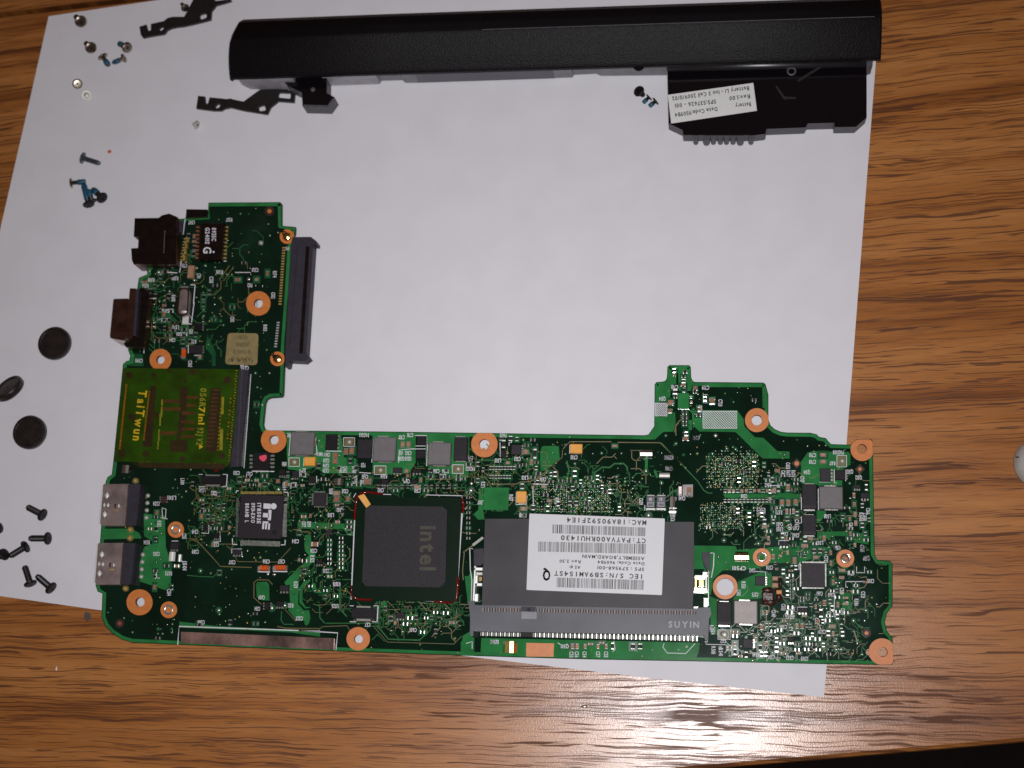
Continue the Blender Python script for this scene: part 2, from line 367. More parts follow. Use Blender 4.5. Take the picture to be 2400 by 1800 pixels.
# ================================================================== SETTING
zt = -.02
def table():
    a = P(1708.5,1800,zt); b = P(2400,1741,zt); d = np.array([b[0]-a[0], b[1]-a[1]]); d /= np.linalg.norm(d); n = np.array([-d[1], d[0]])
    A = np.array(a[:2])
    s0, s1 = P(0,42,zt), P(112,29,zt); h = (np.array(s0[:2])-A)@n      # distance to the seam at top left
    sd = np.array([s1[0]-s0[0], s1[1]-s0[1]]); sd /= np.linalg.norm(sd); sn = np.array([-sd[1], sd[0]])
    S0 = np.array(s0[:2])
    def line_pt(o, dd, t): return o+dd*t
    m = MB()
    fl_, fr = A-d*60, A+d*45
    bl, br = S0-sd*25, S0+sd*70
    r = .12
    def lp(off, z): return [(*(fl_+n*off), z), (*(fr+n*off), z), (*(br), z), (*(bl), z)]
    top = lp(r, zt); mid = lp(.03, zt-.05); low = lp(0, zt-.2)
    m.add(top, tess([top]), 'wood')
    m.add([top[0], top[1], mid[1], mid[0]], [(3,2,1,0)], 'wood_edge')
    m.add([mid[0], mid[1], low[1], low[0]], [(3,2,1,0)], 'wood_edge')
    bot = [(p[0], p[1], zt-2.2) for p in low]
    for i in range(4):
        j = (i+1)%4; m.add([low[i], low[j], bot[j], bot[i]], [(3,2,1,0)], 'wood_edge')
    m.add(bot, [t[::-1] for t in tess([bot])], 'wood_edge')
    t = m.build('table_top', kind='structure', loc=(0,0,zt))
    # second leaf beyond the seam
    m = MB(); g = .16
    l0, l1 = S0-sd*25+sn*g, S0+sd*70+sn*g
    top = ccw([(*l0, zt), (*l1, zt), (*(l1+sn*20), zt), (*(l0+sn*20), zt)])
    m.prism(top, down(top, zt-2.2), 'wood')
    m.build('table_leaf', kind='structure')
    m = MB(); k0, k1 = S0-sd*25, S0+sd*70
    top = ccw([(*k0, zt-.35), (*k1, zt-.35), (*(k1+sn*g), zt-.35), (*(k0+sn*g), zt-.35)])
    m.prism(top, down(top, zt-2.1), 'groove'); m.build('table_seam', kind='structure')
    m = MB(); m.box((0,0), (1,0), (0,1), 300, 300, -73, -72, 'floor'); m.build('floor', kind='structure')
table()
pp = [(114,38),(600,-34),(1200,-117),(2083,-235),(2052.5,149),(1984,1041),(1931,1634),(1520,1589),(1117,1541),(675,1487),(235,1430),(0,1397),(-188,1370),(-100,970),(9,500),(60,277)]
m = MB(); l = loop(pp, 0.0); m.prism(l, down(l, -.014), 'paper'); PAPER = m.build('paper_sheet', label='large white sheet of paper lying on the wooden table under all the parts', cat='paper')

# ================================================================== MOTHERBOARD
ZB, ZT = .20, .32
BR = P(1150, 1250, 0); MBD = empty('motherboard', (BR[0], BR[1], 0), 'green L-shaped laptop motherboard crowded with chips and orange mounting rings, lying on the paper', 'circuit board')
u_ = (math.cos(BYAW), math.sin(BYAW)); v_ = (-math.sin(BYAW), math.cos(BYAW))
def cmpx(x, y, z=ZT):
    a = P(x, y, z); b = P(x+1, y, z); c = P(x, y+1, z)
    return (math.hypot(b[0]-a[0], b[1]-a[1]), math.hypot(c[0]-a[0], c[1]-a[1]))
OUT = ([(488.6,475),(657,473.8),(660,477),(660,529),(692.5,532),(692,545),(683,579),(676,690),(667.6,808),(666.4,867),(664,925),(661,930),(634,932),(626,936),(622,945),(617,995),(620,1005),(629,1008.8),
 (900,1011.5),(1150,1015),(1300,1017.5),(1512,1020.3),(1520,1018.5),(1533.5,999),(1534.6,901),(1538,896),(1556,894),(1561,891),(1563.5,884),(1564.5,860),(1569,856),(1615,856),(1619,860),(1620,885),(1623,892),(1628,895.3),
 (1789,896.8),(1794,900),(1801,925),(1801,984),(1806,997),(1816,1006),(1830,1012),(1845,1014),(1900,1014.5),(1914,1018),(1920,1024),(1936,1027),(1941,1034),(1948,1041),(1993,1042.5),(2007,1030),(2041,1029.5),(2045.5,1034),(2047.3,1144),(2050,1300),(2056,1312),
 (2086,1314.5),(2092,1322),(2092,1420),(2079,1437),(2074,1458),(2078.3,1478),(2092,1495),(2094.5,1552),(2091,1558.5),(1921,1556),(1700,1551),(1400,1545.5),(1200,1540),(1110,1537),(900,1530),(700,1523),(420,1511),(310,1506.5),(285,1499),(262,1484),(246,1466),(238,1446),(240,1391),
 (229,1387),(224,1372),(232,1300),(240,1200),(248,1128),(252.5,1118),(262,1112),(266,1078),(288.4,853),(297,846),(305,845),(306,836),(300,820),(308,740),(322,674),(325.5,651),(345,643),(345,560),(352,520),(434,512),(436,508),(487,506)])
OUTp = [(x, y) for x, y in OUT]
def inside(x, y, poly=None):
    poly = poly or OUTp; c = False; j = len(poly)-1
    for i in range(len(poly)):
        xi, yi = poly[i]; xj, yj = poly[j]
        if (yi > y) != (yj > y) and x < (xj-xi)*(y-yi)/(yj-yi)+xi: c = not c
        j = i
    return c
# rings: x, y, outer r, hole x, hole y, hole r, kind
RINGS = [(605.4,711,28.6,605.4,711,10.5,'h'),(376,843,25.5,376,843,10,'h'),(672.6,554.5,17,0,0,0,'screw'),(650.2,841,17,0,0,0,'screw'),
 (641.5,1031.4,30,642,1031,11,'h'),(1135.3,1041,31,1135,1041,12,'h'),(1774,984.7,28,1774,984.7,12.5,'h'),(2021,1053,27.5,2020,1052,11.5,'h'),
 (2067,1527,31,2069,1528.5,11.5,'h'),(1981,1309,21,1981,1309,7.5,'eye'),(1785.6,1306,21,1785.6,1306,6,'eye'),(1699.7,1375.5,29,1699.7,1375.5,20.5,'h'),
 (412.2,1241.4,19,0,0,0,'solder'),(327,1411.6,30.5,328,1411,11,'h'),(395.5,1429.3,19.5,0,0,0,'solder'),(839.5,1497,27.5,840,1498,10.5,'h')]
HOLES = [(r[3],r[4],r[5]) for r in RINGS if r[5]]+[(310,1428.8,5),(2037,1528.5,8)]
def circ(x, y, r, n=24): return [(x+r*math.cos(2*math.pi*i/n), y+r*math.sin(2*math.pi*i/n)) for i in range(n)]
m = MB()
outer = loop(OUT, ZT); hl = [loop(circ(*h), ZT) for h in HOLES]
tr = tess([outer]+[h[::-1] for h in hl])
flat = outer+[p for h in hl for p in h[::-1]]
m.add(flat, tr, 'pcb'); m.add(down(flat, ZB), [t[::-1] for t in tr], 'pcb')
n = len(outer); bo = down(outer, ZB); m.add(outer+bo, [(i, n+i, n+(i+1)%n, (i+1)%n) for i in range(n)], 'fiber')
for h in hl:
    n = len(h); m.add(h+down(h, ZB), [(i, (i+1)%n, n+(i+1)%n, n+i) for i in range(n)], 'hole')
m.build('circuit_board', MBD)
# underside parts the board rests on
m = MB(); rr = random.Random(3)
for _ in range(170):
    x, y = rr.uniform(240,2080), rr.uniform(480,1540)
    if inside(x, y) and inside(x+25, y+25) and inside(x-25, y-25) and inside(x+25,y-25) and inside(x-25,y+25):
        if any(math.hypot(x-h[0], y-h[1]) < h[2]+62 for h in HOLES): continue
        c = P(x, y, ZT); m.box(c, u_, v_, rr.uniform(.12,.4), rr.uniform(.1,.3), .002 if rr.random()<.25 else .08, ZB, 'black')
m.build('underside_components', MBD, kind='stuff')

OCC = []      # occupied px rectangles
def occ(x0, y0, x1, y1): OCC.append((min(x0,x1), min(y0,y1), max(x0,x1), max(y0,y1)))
def isocc(x0, y0, x1, y1):
    return any(not (x1 < a or x0 > c or y1 < b or y0 > d) for a, b, c, d in OCC)
# --- mounting rings
for (x, y, R, hx, hy, hr, kd) in RINGS:
    m = MB(); nn = 40; zr = ZT+.012; top = []
    for i in range(nn):
        a = 2*math.pi*i/nn; r = R
        while r > hr+2 and not inside(x+r*math.cos(a), y+r*math.sin(a)): r -= .7
        if kd == 'h' and x > 2000:      # corner tabs are copper right up to the edge
            r2 = r
            while r2 < R*1.32 and inside(x+(r2+1.2)*math.cos(a), y+(r2+1.2)*math.sin(a)) and ((math.cos(a) > .3 and math.sin(a) < -.3) if y < 1200 else (math.cos(a) > .3 and math.sin(a) > .3)): r2 += .7
            r = r2
        top.append((x+r*math.cos(a), y+r*math.sin(a)))
    to = loop(top, zr)
    if hr:
        ih = loop(circ(hx, hy, hr, 24), zr); t = tess([to, ih[::-1]]); m.add(to+ih[::-1], t, 'copper')
        k = len(ih); m.add(ih+down(ih, ZB+.01), [(i, (i+1)%k, k+(i+1)%k, k+i) for i in range(k)], 'copper_dim')
    else:
        m.add(to, tess([to]), 'copper')
    k = len(to); m.add(to+down(to, ZT+.001), [(i, k+i, k+(i+1)%k, (i+1)%k) for i in range(k)], 'copper')
    ring = m.build('mounting_ring', MBD)
    occ(x-R, y-R, x+R, y+R)
    sc = cmpx(x, y)[0]; c = P(x, y, zr)
    if kd == 'screw':
        m = MB(); m.dome(c, 11*sc, zr, .07, 'gold', 16); m.box(P(x,y,0), u_, v_, 13*sc, 2.6*sc, zr+.05, zr+.075, 'black'); m.box(P(x,y,0), v_, u_, 13*sc, 2.6*sc, zr+.05, zr+.077, 'black')
        m.build('rivet_head', ring, smooth=False)
    if kd == 'eye':
        m = MB(); t = 16; prof = [(12.2,0),(12.2,.05),(10.5,.085),(8.4,.07),(hr+.3,.01),(hr+.3,-.1)]; vs = []
        for r, z in prof: vs += [(c[0]+r*sc*math.cos(2*math.pi*i/24), c[1]+r*sc*math.sin(2*math.pi*i/24), zr+z) for i in range(24)]
        m.add(vs, [(j*24+i, j*24+(i+1)%24, (j+1)*24+(i+1)%24, (j+1)*24+i) for j in range(5) for i in range(24)], 'bright'); m.build('eyelet', ring, smooth=True)
    if kd == 'solder':
        m = MB(); t = 16; vs = []
        for r, z in ((11.5,0),(11.3,.03),(9.5,.045),(7,.01),(4,-.02)): vs += [(c[0]+r*sc*math.cos(2*math.pi*i/20), c[1]+r*sc*math.sin(2*math.pi*i/20), zr+z) for i in range(20)]
        vs.append((c[0], c[1], zr-.005)); fs = [(j*20+i, j*20+(i+1)%20, (j+1)*20+(i+1)%20, (j+1)*20+i) for j in range(4) for i in range(20)]+[(80+i, 80+(i+1)%20, 100) for i in range(20)]
        m.add(vs, fs, 'solder'); m.build('solder_fill', ring, smooth=True)
# fiducials
for f, x, y, r, k in (('D',1615,140,5,'copper'),('F',318,1308,4.5,'copper_dim'),('L2',1588,512,4.2,'copper'),('M',1685,1035,4.6,'copper'),('L2',497,415,5.5,'copper')):
    m = MB(); a = q(f, x, y)
    if k != 'x': quad(m, circ(*a, 12, 4) if f == 'L2' else circ(*a, r*2.3, 16), ZT+.004, 'dkred')
    quad(m, circ(*a, r, 12), ZT+.012, k); m.build('fiducial_mark', MBD); occ(a[0]-10, a[1]-10, a[0]+10, a[1]+10)

# --- copper pours (lighter green)
PO = [('J',[(640,670),(812,670),(1262,672),(1345,790),(1352,880),(1490,1022),(1598,1030),(1780,1203),(1937,1208),(1937,1297),(1590,1297),(1240,955),(770,947),(680,860),(676,720)]),
 ('J',[(192,760),(340,750),(350,720),(455,700),(462,830),(432,948),(302,952),(195,1050),(0,1050),(0,1008),(112,1008),(192,885)]),
 ('J',[(200,320),(355,318),(372,300),(366,105),(385,98),(470,98),(470,330),(400,350),(395,480),(360,560),(196,575)]),
 ('J',[(490,98),(640,98),(648,285),(680,318),(660,420),(500,420),(500,330)]),
 ('J',[(628,800),(672,800),(672,930),(628,930)]),
 ('J',[(690,320),(1600,325),(1640,470),(1655,640),(1590,640),(1585,372),(900,372),(900,340),(690,345)]),
 ('L',[(308,1040),(700,1045),(706,1080),(820,1082),(860,1068),(1000,1068),(1030,1150),(1010,1230),(880,1262),(520,1262),(308,1262)]),
 ('M',[(0,130),(0,640),(70,640),(95,480),(190,385),(440,380),(520,340),(470,160),(345,175),(330,135)]),
 ('M',[(350,500),(590,400),(700,420),(700,640),(560,680),(300,690),(350,600)]),
 ('K',[(172,1125),(1340,1150),(2000,1165),(1990,1240),(1960,1312),(1500,1305),(172,1272),(165,1250)]),
 ('K',[(25,1130),(70,1118),(112,1120),(112,1275),(0,1270),(0,1160)]),
 ('K',[(55,620),(95,560),(110,700),(110,830),(55,830)]),
 ('K',[(2070,770),(2140,800),(2140,1030),(2180,1070),(2180,1090),(2090,1090),(2090,960)]),
 ('L',[(580,552),(1100,552),(1180,540),(1320,560),(1320,602),(1000,600),(600,590)]),
 ('L2',[(680,225),(770,205),(1390,215),(1425,250),(1425,440),(1300,500),(1280,800),(870,800),(860,780),(590,770),(570,740),(570,390)]),
 ('L2',[(840,1230),(1000,1240),(1000,1300),(900,1420),(845,1440)]),
 ('L',[(1470,912),(1750,905),(1905,925),(1962,952),(1950,1030),(1830,1010),(1800,952),(1640,950),(1530,985),(1470,985)]),
 ('L',[(990,1060),(1250,1040),(1600,1060),(1600,1110),(1300,1200),(1000,1207)]),
 ('M2',[(1260,110),(1530,120),(1530,300),(1400,340),(1130,350),(1130,300),(1200,260)]),
 ('M2',[(1920,1220),(2130,1210),(2150,1260),(2140,1400),(2190,1420),(2180,1620),(2130,1650),(1990,1640),(1930,1560),(1960,1480),(1900,1370)]),
 ('H2',[(575,460),(700,420),(1080,450),(1640,470),(1720,490),(1900,700),(1890,760),(1790,760),(1650,600),(640,590),(580,540)]),
 ('H2',[(760,740),(890,735),(900,900),(880,1050),(1000,1180),(990,1330),(880,1440),(640,1659),(470,1659),(740,1400),(740,1320),(850,1220),(760,1130),(735,1000)]),
 ('N2',[(480,120),(640,0),(860,0),(720,130),(620,220),(600,500),(590,860),(720,1010),(850,1010),(880,1180),(850,1310),(790,1380),(740,1330),(740,1260),(520,1210),(360,1010),(400,780),(380,520),(390,400),(300,420),(265,350)]),
 ('N2',[(720,330),(860,270),(880,320),(760,430),(700,500),(690,800),(770,930),(880,930),(870,950),(760,970),(620,830),(620,480)]),
 ('N2',[(920,360),(1000,380),(1010,470),(1050,540),(1150,570),(1130,610),(990,600),(920,520)]),
 ('F2',[(1560,290),(1750,285),(1790,340),(1800,660),(1640,650),(1550,590),(1530,340)]),
 ('F',[(540,290),(735,310),(745,600),(800,760),(790,960),(740,1000),(600,950),(505,920),(500,760),(545,600),(640,560),(545,500)]),
 ('F',[(160,432),(420,430),(500,470),(520,520),(160,530)]),
 ('F',[(870,1290),(1190,1330),(2172,1385),(2172,1430),(1900,1390),(870,1345)]),
 ('I',[(880,275),(900,262),(1045,265),(1052,380),(920,500),(872,492),(868,340)]),
 ('I',[(288,665),(335,660),(330,870),(345,955),(280,955),(240,905),(290,860)]),
 ('I',[(38,535),(155,535),(140,580),(95,600),(60,580)]),
 ('I',[(1858,360),(1885,360),(1882,505),(1855,505)]),('I',[(1945,480),(1965,500),(1985,560),(1965,565),(1940,510)]),
 ('H',[(295,130),(560,130),(640,140),(800,150),(830,370),(945,380),(950,520),(820,520),(640,520),(560,460),(430,500),(300,480),(290,330)]),
 ('H',[(1100,160),(1505,160),(1505,420),(1440,520),(1240,530),(1100,520)]),
 ('H',[(1600,170),(2010,165),(2010,340),(1990,380),(2000,560),(1860,560),(1640,470),(1600,440)]),
 ('N',[(1720,0),(1800,0),(1800,260),(1770,270),(1750,240)]),('N',[(1700,620),(1800,560),(1810,800),(1690,790)]),
 ('N',[(1115,395),(1235,395),(1235,440),(1115,450)]),('N',[(850,265),(915,262),(905,320),(860,330)]),
 ('D',[(1030,1300),(1075,1400),(1110,1480),(1105,1600),(1075,1600),(1070,1500),(1010,1420)]),
 ('D',[(390,780),(480,760),(560,790),(500,850),(380,850)]),
 ('D',[(310,1480),(420,1490),(430,1600),(240,1600),(290,1560)])]
m = MB()
for i, (f, pts) in enumerate(PO): quad(m, [p for p in Q(f, pts)], ZT+.0035+.00004*i, 'pour2' if f in ('D',) else 'pour')  # upper-left pours take the darker mask, light falloff put into the colour
# light border band along the board edge
def band(i0, i1, d0, d1):
    pts = [OUT[i%len(OUT)] for i in range(i0, i1+1)]; A = []; B = []
    for i, p in enumerate(pts):
        a = np.array(OUT[(i0+i-1)%len(OUT)]); b = np.array(OUT[(i0+i+1)%len(OUT)]); t = (b-a)/np.linalg.norm(b-a); nn = np.array([-t[1], t[0]])
        A.append(tuple(np.array(p)+nn*d0)); B.append(tuple(np.array(p)+nn*d1))
    n = len(A); vs = [P(*p, ZT+.0062) for p in A+B]; m.add(vs, [(j, j+1, n+j+1, n+j) for j in range(n-1)], 'pour')
band(0, len(OUT), 1.5, 9)
pours = m.build('copper_pour', MBD, kind='stuff')

# --- traces
m = MB(); g = random.Random(5)
TR = [('I',[(1085,290),(1110,260),(1150,222),(1540,222)],8,'gtrace'),('I',[(1600,228),(2000,232),(2212,440)],8,'gtrace'),('L',[(0,72),(340,430),(400,520),(440,545),(480,545)],9,'trace'),
 ('I',[(1060,380),(900,540),(820,580),(760,600),(690,600),(640,622),(400,622),(350,555),(180,552)],8,'gtrace'),('I',[(1080,300),(1075,370),(960,480),(880,535),(800,470),(760,490),(700,520)],6,'gtrace'),
 ('I',[(250,440),(300,400),(450,398),(700,378),(760,412),(820,408),(828,300)],11,'trace'),('I2',[(840,380),(840,200),(970,110),(1100,115),(1180,48),(1340,48),(1400,110),(1400,170)],28,'trace'),
 ('I2',[(360,0),(370,90),(395,150),(370,280),(300,270)],26,'trace'),('I',[(1445,760),(1445,900)],10,'trace'),('I',[(2090,730),(2110,695),(2160,680)],16,'trace'),
 ('N',[(280,490),(830,490),(840,280),(800,265)],10,'trace'),('N',[(810,510),(930,655),(1255,665),(1330,590),(1330,540)],14,'trace'),('N',[(770,515),(920,685),(1610,705),(1690,625)],5,'gtrace'),
 ('N',[(430,110),(425,340),(500,420)],14,'trace'),('N',[(150,290),(215,310),(220,430),(270,490)],12,'trace'),('N',[(0,570),(200,575),(240,525),(500,515),(540,580)],7,'gtrace'),
 ('N2',[(100,1390),(300,1430),(1120,1440),(1170,1390)],20,'gtrace'),('N2',[(200,1030),(190,1250),(260,1340),(480,1340)],22,'trace'),('N2',[(280,990),(540,1270)],14,'gtrace'),
 ('F2',[(1640,740),(1490,600),(1490,300),(1560,245),(1780,250),(1860,340)],18,'gtrace'),('F2',[(150,155),(400,180),(680,190),(760,110),(850,110)],16,'trace'),
 ('F',[(990,530),(1050,560),(1180,700),(1250,780),(1540,790)],8,'gtrace'),('F',[(1370,660),(1410,735),(1780,740),(1900,610)],6,'gtrace'),('F',[(1250,572),(1410,575)],6,'gtrace'),
 ('D',[(1240,650),(1140,790)],8,'gtrace'),('D',[(1280,660),(1180,800)],6,'gtrace'),('N',[(920,262),(990,330)],7,'gtrace'),('N',[(1245,265),(1330,360)],8,'gtrace'),('N',[(1480,380),(1530,465),(1680,460),(1710,485)],7,'trace'),
 ('N',[(1640,340),(1630,430),(1560,445)],6,'gtrace'),('N',[(960,455),(900,500)],8,'gtrace'),('N',[(1465,460),(1465,540),(1380,630)],8,'gtrace'),
 ('M',[(680,1110),(665,1180),(620,1255),(500,1260)],9,'trace'),('M',[(660,1105),(650,1165),(600,1240),(500,1245)],9,'gtrace'),('M3',[(1820,510),(1750,590)],14,'gtrace'),('M3',[(1700,780),(1640,835)],14,'gtrace'),
 ('M3',[(2080,800),(2010,870)],14,'gtrace'),('M',[(1550,1000),(1580,1090),(1590,1150)],12,'gtrace'),('M3',[(1055,700),(1050,900)],14,'gtrace'),('M3',[(1800,400),(1760,310),(1810,340)],10,'silk'),
 ('K',[(20,410),(190,285)],9,'gtrace'),('K',[(30,400),(15,560),(20,640)],7,'gtrace'),('K',[(0,240),(60,250),(130,250)],5,'gtrace'),('H',[(1960,560),(2060,550),(2140,560)],6,'gtrace'),
 ('H',[(1600,575),(1830,577),(1900,540),(1990,545)],6,'gtrace'),('L',[(880,950),(880,830),(910,795),(970,810),(975,850),(940,880)],7,'trace'),('L',[(1490,840),(1530,890)],14,'trace'),('L2',[(1420,1230),(1550,1400)],10,'trace'),
 ('L2',[(1690,1380),(1720,1430),(1660,1500)],12,'trace'),('M',[(1500,110),(1530,160)],9,'trace'),('M',[(1620,460),(1680,450),(1700,500),(1660,560),(1600,570)],8,'gtrace'),('J',[(450,960),(460,870),(520,800),(600,790)],12,'gtrace'),
 ('J',[(465,1000),(465,880),(500,835)],9,'gtrace'),('J',[(520,740),(600,745)],9,'gtrace'),('J',[(520,765),(600,768)],9,'gtrace')]
for f, pts, wd, k in TR: ribbon(m, Q(f, pts), wd*FR[f][2], ZT+.008, k)
# fine trace bundles in the routed areas
for _ in range(1500):
    reg = g.choice([(1660,1080,400,200),(1290,1130,300,80),(1060,1090,250,110),(700,1300,130,130),(880,1410,260,60),(1780,1400,260,140),(460,1120,180,80),(680,1090,420,70),(420,560,200,260),(1740,1090,300,420),(1280,1060,280,160),(660,1150,160,100),(1780,1250,280,280),(1080,1040,200,140),(440,1130,130,160),(330,640,110,190),(1700,1450,300,90),(880,1410,210,60)])
    x, y = reg[0]+g.random()*reg[2], reg[1]+g.random()*reg[3]; pts = [(x, y)]; a = g.choice([0,90,180,270,45,135])
    for k in range(g.randint(1,3)):
        L = g.uniform(6, 22); x += L*math.cos(math.radians(a)); y += L*math.sin(math.radians(a)); pts.append((x, y)); a += g.choice([-45,45])
    if all(inside(*p) for p in pts): ribbon(m, pts, g.uniform(1.1,2.0), ZT+.0078, g.choice(['trace','trace','gtrace']))
m.build('traces', MBD, kind='stuff')

# --- box-like components -------------------------------------------------------
def cbox(name, f, x0, y0, x1, y1, h, k, ch=.012, parent=MBD, z0=None, ktop=None, label=None, build=True):
    a, b = q(f, x0, y0), q(f, x1, y1); z0 = ZT+.006 if z0 is None else z0; z1 = z0+h
    cx_, cy_ = (a[0]+b[0])/2, (a[1]+b[1])/2; s = cmpx(cx_, cy_, z1); c = P(cx_, cy_, z1)
    m = MB(); m.box(c, u_, v_, abs(b[0]-a[0])*s[0], abs(b[1]-a[1])*s[1], z0, z1, k, min(ch, h*.4), ktop)
    occ(a[0]-1, a[1]-1, b[0]+1, b[1]+1)
    return m.build(name, parent, label=label) if build else m
def sbox(mb, x0, y0, x1, y1, z0, z1, k, ch=0):      # source px box into an existing builder
    cx_, cy_ = (x0+x1)/2, (y0+y1)/2; s = cmpx(cx_, cy_, z1); c = P(cx_, cy_, z1)
    mb.box(c, u_, v_, abs(x1-x0)*s[0], abs(y1-y0)*s[1], z0, z1, k, ch)
def fbox(mb, f, x0, y0, x1, y1, z0, z1, k, ch=0): 
    a, b = q(f, x0, y0), q(f, x1, y1); sbox(mb, a[0], a[1], b[0], b[1], z0, z1, k, ch)

# power inductors (grey bricks) on tinned feet
IND = [('H',325,130,545,345,'gbrick','R68'),('H',1105,180,1315,405,'gbrick','1R5'),('H',1620,230,1835,440,'gbrick','2R2'),('L2',885,812,1295,1200,'gbrick','1R5'),('M',312,700,552,938,'gbrick2','')]
for f, x0, y0, x1, y1, k, t in IND:
    o = cbox('inductor', f, x0, y0, x1, y1, .16, k, .02)
    m = MB(); w_, h_ = x1-x0, y1-y0
    fbox(m, f, x0+w_*.22, y1-h_*.02, x1-w_*.2, y1+h_*.07, ZT+.006, ZT+.05, 'solder', .01); fbox(m, f, x0+w_*.2, y0-h_*.06, x1-w_*.3, y0+h_*.02, ZT+.006, ZT+.05, 'solder', .01)
    if f != 'M': fbox(m, f, x0-w_*.05, y0+h_*.1, x0-w_*.02, y1+h_*.06, ZT+.006, ZT+.012, 'silk')
    m.build('terminal', o)
    if t:
        m = MB(); a = q(f, (x0+x1)/2, (y0+y1)/2); text(m, t, a[0], a[1], 13, 180, ZT+.170, 'gmark', gap=.2); m.build('marking', o)
# dark power parts
DK = [('transistor','H',655,150,765,298,.09,'black'),('transistor','H',955,200,1093,378,.09,'black2'),('transistor','H',1515,168,1602,255,.07,'black'),('transistor','H',1505,300,1596,382,.07,'black'),
 ('polymer_capacitor','H',1865,180,1990,395,.18,'black2'),('polymer_capacitor','L2',590,775,840,1200,.18,'black2'),('polymer_capacitor','L2',597,1310,830,1650,.18,'black2'),('polymer_capacitor','M',135,712,282,950,.18,'black2'),
 ('transistor','L2',900,500,1082,728,.07,'qfn'),('transistor','L2',1158,528,1338,700,.07,'black'),('power_chip','M',532,445,634,540,.07,'qfn'),('transistor','M2',465,0,690,95,.08,'black2'),
 ('transistor','M3',1400,30,1568,115,.08,'black2'),('controller_chip','M3',450,570,625,735,.06,'qfn'),('transistor','M3',1225,540,1335,630,.06,'black'),('transistor','L2',1480,780,1600,850,.07,'black2'),
 ('transistor','L2',1600,920,1750,1020,.07,'black2'),('controller_chip','I',595,250,692,345,.06,'qfn'),('transistor','D',905,1195,975,1268,.08,'black'),('transistor','D',865,1405,978,1480,.08,'black2'),
 ('transistor','F',785,558,862,620,.08,'black2'),('transistor','F',1090,392,1130,450,.06,'black'),('transistor','F',1185,468,1240,520,.06,'black'),('transistor','N2',150,420,370,560,.08,'black2'),('transistor','N2',60,790,240,920,.08,'black'),
 ('transistor','F2',1700,690,1810,850,.07,'black'),('transistor','H',1290,465,1375,515,.07,'qfn'),('transistor','H',340,500,400,560,.07,'black2'),('transistor','H',495,545,560,610,.07,'black'),('transistor','H',215,480,275,540,.06,'black'),
 ('transistor','H2',1010,1340,1160,1430,.07,'black'),('transistor','N',1010,380,1100,440,.06,'black2'),('transistor','F',1360,620,1440,670,.07,'black2'),('transistor','I',500,300,545,370,.06,'black'),('transistor','H',1470,480,1560,515,.06,'black'),
 ('transistor','F',700,130,745,195,.06,'dkred'),('transistor','H',1180,575,1250,625,.06,'black'),('transistor','H',1460,580,1520,620,.06,'black'),('transistor','M',1465,680,1500,705,.05,'black2'),('transistor','K',2100,600,2110,610,.02,'black')]
for d in DK[:-1]:
    o = cbox(d[0], d[1], *d[2:6], d[6], d[7])
    f, x0, y0, x1, y1 = d[1:6]; w_, h_ = x1-x0, y1-y0; m = MB()
    if d[0] == 'polymer_capacitor':
        fbox(m, f, x0+w_*.1, y1, x1-w_*.1, y1+h_*.085, ZT+.006, ZT+.05, 'solder', .01); fbox(m, f, x0+w_*.15, y0-h_*.05, x1-w_*.15, y0, ZT+.006, ZT+.05, 'solder', .01)
        fbox(m, f, x0+w_*.02, y0+h_*.86, x1-w_*.02, y1-h_*.03, ZT+.183, ZT+.187, 'qfn'); m.build('terminal', o)
    else:
        big = min(w_, h_)*FR[f][2] > 17
        for i in range(4 if big else 3):
            t = (i+.5)/(4 if big else 3)
            if big or h_ > w_:
                fbox(m, f, x1, y0+h_*(t-.07), x1+7/FR[f][2]*.7, y0+h_*(t+.07), ZT+.006, ZT+.03, 'solder', .005)
                if not big: fbox(m, f, x0-5/FR[f][2]*.7, y0+h_*(t-.1), x0, y0+h_*(t+.1), ZT+.006, ZT+.03, 'solder', .005)
            else:
                fbox(m, f, x0+w_*(t-.1), y1, x0+w_*(t+.1), y1+5/FR[f][2], ZT+.006, ZT+.03, 'solder', .005)
        m.build('terminal', o)
# tantalum (orange) parts, crystals
for d in (('H',452,365,556,448),('I',1150,243,1266,330),('I',645,688,738,798)):
    o = cbox('tantalum_capacitor', *d, .12, 'orange', .015); f, x0, y0, x1, y1 = d; w_, h_ = x1-x0, y1-y0; m = MB()
    fbox(m, f, x0+w_*.15, y1, x1-w_*.15, y1+h_*.1, ZT+.006, ZT+.05, 'solder', .008); fbox(m, f, x0-w_*.05, y0+h_*.1, x0, y1+h_*.05, ZT+.006, ZT+.03, 'silk'); m.build('terminal', o)
def crystal(f, x0, y0, x1, y1):
    o = cbox('crystal_oscillator', f, x0, y0, x1, y1, .11, 'black'); w_, h_ = x1-x0, y1-y0; m = MB()
    fbox(m, f, x0+w_*.2, y0-h_*.22, x1-w_*.22, y0, ZT+.006, ZT+.07, 'solder', .01); fbox(m, f, x0+w_*.2, y1, x1-w_*.22, y1+h_*.28, ZT+.006, ZT+.07, 'solder', .01); m.build('terminal', o)
    m = MB()
    for a in ((x0-w_*.06, y0-h_*.25, x0+w_*.1, y0-h_*.18),(x1-w_*.1, y0-h_*.25, x1+w_*.08, y0-h_*.18),(x1+w_*.04, y0-h_*.25, x1+w_*.08, y1+h_*.35),(x0-w_*.06, y1+h_*.28, x0+w_*.2, y1+h_*.36),(x1-w_*.15, y1+h_*.28, x1+w_*.08, y1+h_*.36)): fbox(m, f, *a, ZT+.006, ZT+.012, 'silk')
    m.build('outline_print', o)
crystal('E',962,1150,1198,1226); crystal('N',545,332,803,440)
